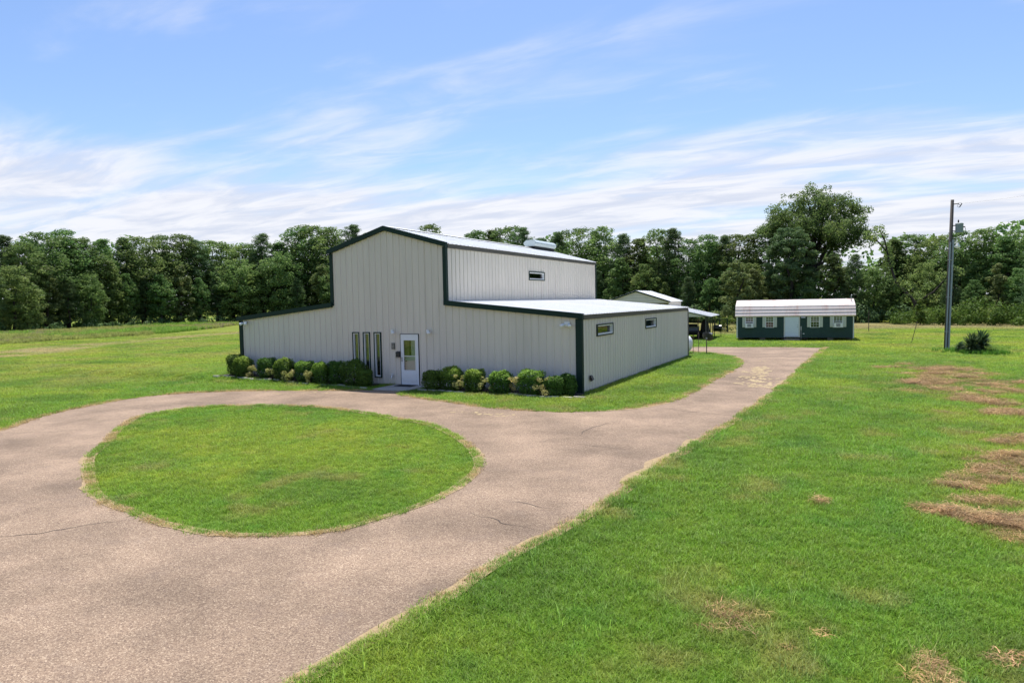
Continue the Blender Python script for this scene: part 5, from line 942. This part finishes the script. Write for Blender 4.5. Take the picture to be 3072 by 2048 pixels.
def scatter(name, P, rz, s, colr, lib, nvar, label, cat):
    me = bpy.data.meshes.new(name); me.vertices.add(len(P)); me.vertices.foreach_set('co', np.asarray(P, np.float32).ravel())
    for an, ty, arr, key in (('rz', 'FLOAT', rz, 'value'), ('sc', 'FLOAT', s, 'value'), ('pick', 'INT', rng.integers(0, nvar, len(P)), 'value')):
        a = me.attributes.new(an, ty, 'POINT'); a.data.foreach_set(key, np.asarray(arr, np.int32 if ty == 'INT' else np.float32))
    a = me.attributes.new('gcol', 'FLOAT_COLOR', 'POINT'); a.data.foreach_set('color', np.concatenate([colr, np.ones((len(P), 1))], 1).astype(np.float32).ravel())
    o = link_mesh(name, me); tag(o, label, cat, kind='stuff')
    ng = bpy.data.node_groups.new(name+'_scatter', 'GeometryNodeTree'); ng.interface.new_socket('Geometry', in_out='INPUT', socket_type='NodeSocketGeometry'); ng.interface.new_socket('Geometry', in_out='OUTPUT', socket_type='NodeSocketGeometry')
    gi = ng.nodes.new('NodeGroupInput'); go = ng.nodes.new('NodeGroupOutput'); ip = ng.nodes.new('GeometryNodeInstanceOnPoints'); ci = ng.nodes.new('GeometryNodeCollectionInfo')
    ci.inputs['Collection'].default_value = lib; ci.inputs['Separate Children'].default_value = True; ci.inputs['Reset Children'].default_value = True
    def na(n_, ty):
        x = ng.nodes.new('GeometryNodeInputNamedAttribute'); x.data_type = ty; x.inputs['Name'].default_value = n_; return x.outputs['Attribute']
    cxyz = ng.nodes.new('ShaderNodeCombineXYZ'); ng.links.new(na('rz', 'FLOAT'), cxyz.inputs[2]); er = ng.nodes.new('FunctionNodeEulerToRotation'); ng.links.new(cxyz.outputs[0], er.inputs[0])
    ng.links.new(gi.outputs[0], ip.inputs['Points']); ng.links.new(ci.outputs[0], ip.inputs['Instance']); ip.inputs['Pick Instance'].default_value = True; ng.links.new(na('pick', 'INT'), ip.inputs['Instance Index'])
    ng.links.new(er.outputs[0], ip.inputs['Rotation']); ng.links.new(na('sc', 'FLOAT'), ip.inputs['Scale']); ng.links.new(ip.outputs[0], go.inputs[0])
    md = o.modifiers.new('scatter', 'NODES'); md.node_group = ng; return o
def blocked(x, y):
    b = on_drive(x, y) | ((x > W_-0.05) & (x < 0.05) & (y > -0.05) & (y < L_+0.05)) | ((x > -8.08) & (x < -6.42) & (y > -1.65) & (y < 0.1)) | ((x > -17.2) & (x < -8.6) & (y > -1.15) & (y < 0)) | ((x > -6.2) & (x < 0.3) & (y > -1.12) & (y < 0))
    return b
def wedge(nn, d0, d1, pw, seed, half=R(60)):
    """points on the ground around the place the photograph was taken, thinning with distance"""
    g = np.random.default_rng(seed); u = g.random(nn); k = 2-pw; d = (d0**k+(d1**k-d0**k)*u)**(1/k); a = YAW+g.uniform(-half, half, nn)
    x = CAM.x+np.sin(a)*d; y = CAM.y+np.cos(a)*d; m = ~blocked(x, y); return x[m], y[m], d[m], g
g_lib = library('lawn', [tuft('lawn_tuft', 15, 0.085, 0.058, 0.0034, 1.3, 40+i, M_grass) for i in range(6)])
x, y, d, g = wedge(225000, 5.2, 48, 1.35, 1)
c = lawn_col(x, y); c = c*(1+g.normal(0, 0.16, (len(x), 1)))*(1+g.normal(0, 0.05, (len(x), 3))); hv = hay(x, y)
edge_d = np.minimum(np.minimum(seg_dist(x, y, RIGHT_EDGE[::1]), 9), 9)
s = np.clip((d/9)**0.5, 0.8, 2.2)*g.uniform(0.7, 1.25, len(x))*(1+0.15*(edge_d < 0.35))*np.where(in_poly(x, y, ISLAND), 0.8, 1.0)*(1-0.35*hv)*(0.75+0.55*fbm(x, y, 1.2, 17))*np.clip((50-d)/14, 0.35, 1)
scatter('grass', np.stack([x, y, gz(x, y)], 1), g.random(len(x))*6.283, s, np.clip(c, 0.004, 1), g_lib, 6, 'short mown grass blades covering the lawn and the oval island', 'grass')
f_lib = library('field', [tuft('field_tuft', 22, 0.30, 0.07, 0.011, 1.2, 150+i, M_grass) for i in range(4)])
x, y, d, g = wedge(88000, 34, 95, 1.0, 21); k = (y < 62) & (g.random(len(x)) < np.clip((d-34)/12, 0, 1)); x, y, d = x[k], y[k], d[k]
c = lawn_col(x, y)*(1+g.normal(0, 0.16, (len(x), 1)))
scatter('field_grass', np.stack([x, y, gz(x, y)], 1), g.random(len(x))*6.283, g.uniform(0.7, 1.4, len(x))*(0.7+0.6*fbm(x, y, 3, 29)), np.clip(c, 0.004, 1), f_lib, 4, 'mown grass of the farther field beside and behind the buildings', 'grass')
# longer seed stalks standing out of the near lawn and the driveway edge
t_lib = library('stalk', [tuft('grass_stalk', 6, 0.06, 0.21, 0.0035, 0.8, 60+i, M_grass) for i in range(4)])
x, y, d, g = wedge(7800, 5.2, 30, 1.3, 2); k = (seg_dist(x, y, RIGHT_EDGE) < 0.7) | (vnoise(x, y, 1.5, 23) > 0.62) & ~in_poly(x, y, ISLAND) & (x > 3.5); x, y, d = x[k], y[k], d[k]
c = lawn_col(x, y)*np.array([1.1, 1.1, 1.5])*g.uniform(0.8, 1.35, (len(x), 1)); scatter('tall_grass', np.stack([x, y, gz(x, y)], 1), g.random(len(x))*6.283, g.uniform(0.5, 1.1, len(x)), np.clip(c, 0, 1), t_lib, 4, 'longer untrimmed grass tufts along the driveway edge and in the right lawn', 'grass')
# straw: cut dry grass lying in clumps
h_lib = library('straw', [tuft('straw_clump', 34, 0.13, 0.038, 0.0028, 3.6, 80+i, M_hay, True) for i in range(4)])
x, y, d, g = wedge(135000, 5.2, 42, 1.3, 3); hv = hay(x, y); k = hv > (0.20+0.75*g.random(len(x))); x, y, d, hv = x[k], y[k], d[k], hv[k]
c = np.array([0.31, 0.20, 0.095])*g.uniform(0.4, 1.35, (len(x), 1))*(1+g.normal(0, 0.05, (len(x), 3)))
scatter('straw', np.stack([x, y, 0.03*hv+0.05*hv*g.random(len(x))], 1), g.random(len(x))*6.283, g.uniform(0.7, 1.3, len(x))*np.clip((d/10)**0.4, 0.8, 1.8), np.clip(c, 0, 1), h_lib, 4, 'brown clumps of cut dry grass lying on the right-hand lawn', 'dry grass')
# dry blades hanging over the paving edges
def along(P, n_, g, off): 
    P = np.asarray(P); i = g.integers(0, len(P)-1, n_); t = g.random(n_)[:, None]; q = P[i]*(1-t)+P[i+1]*t; return q+g.normal(0, off, (n_, 2))
g = np.random.default_rng(6); q = np.concatenate([along(re_, 2000, g, 0.06), along(ISLAND, 1300, g, 0.04), along(le, 1200, g, 0.07), along(la, 1400, g, 0.07)]); d = np.hypot(q[:, 0]-CAM.x, q[:, 1]-CAM.y)
mixc = (fbm(q[:, 0], q[:, 1], 0.8, 19) > 0.5)[:, None]; c = np.where(mixc, np.array([0.36, 0.27, 0.13]), lawn_col(q[:, 0], q[:, 1])*1.1)*g.uniform(0.7, 1.25, (len(q), 1))
scatter('verge_grass', np.stack([q[:, 0], q[:, 1], np.full(len(q), 0.01)], 1), g.random(len(q))*6.283, g.uniform(0.6, 1.1, len(q))*np.clip((d/10)**0.4, 0.8, 1.6), np.clip(c, 0, 1), g_lib, 6, 'half-dry grass fringe along the edges of the driveway', 'grass')
# rough unmown strip before the left woods and around the pole
w_lib = library('weed', [tuft('weed_tuft', 26, 0.45, 0.75, 0.03, 0.5, 90+i, M_grass) for i in range(4)])
g = np.random.default_rng(12); n_ = 26000; t = g.random(n_); x = -104+g.random(n_)*46; y = -5+g.random(n_)*95; inside = in_poly(x, y, [(-62, 8), (-63, 14), (-65, 22), (-66, 30), (-78, 50), (-88, 62), (-88, 84), (-96, 84), (-104, 76), (-108, 60), (-104, 40), (-100, 25), (-92, 5)]); x, y = x[inside], y[inside]
nn_ = fbm(x, y, 7, 37, 3); c = np.where((nn_ > 0.56)[:, None], np.array([0.14, 0.235, 0.034]), np.array([0.225, 0.24, 0.065]))*g.uniform(0.7, 1.3, (len(x), 1)); c = np.where((fbm(x, y, 4, 47) > 0.66)[:, None], np.array([0.22, 0.19, 0.10]), c)
scatter('meadow', np.stack([x, y, gz(x, y)], 1), g.random(len(x))*6.283, g.uniform(0.25, 0.75, len(x))*(0.45+nn_), np.clip(c, 0, 1), w_lib, 4, 'rough unmown meadow strip in front of the left woods', 'meadow')
g = np.random.default_rng(13); q = np.array([(14.2, 22.9), (14.9, 22.4), (13.9, 23.5), (15.4, 22.2), (14.5, 22.0)])[g.integers(0, 5, 240)]+g.normal(0, 0.4, (240, 2))
scatter('weed_patch', np.stack([q[:, 0], q[:, 1], np.zeros(len(q))], 1), g.random(len(q))*6.283, g.uniform(0.2, 0.42, len(q)), np.array([0.07, 0.16, 0.02])*g.uniform(0.8, 1.3, (len(q), 1)), w_lib, 4, 'bright green weeds around the yuccas by the utility pole', 'weeds')
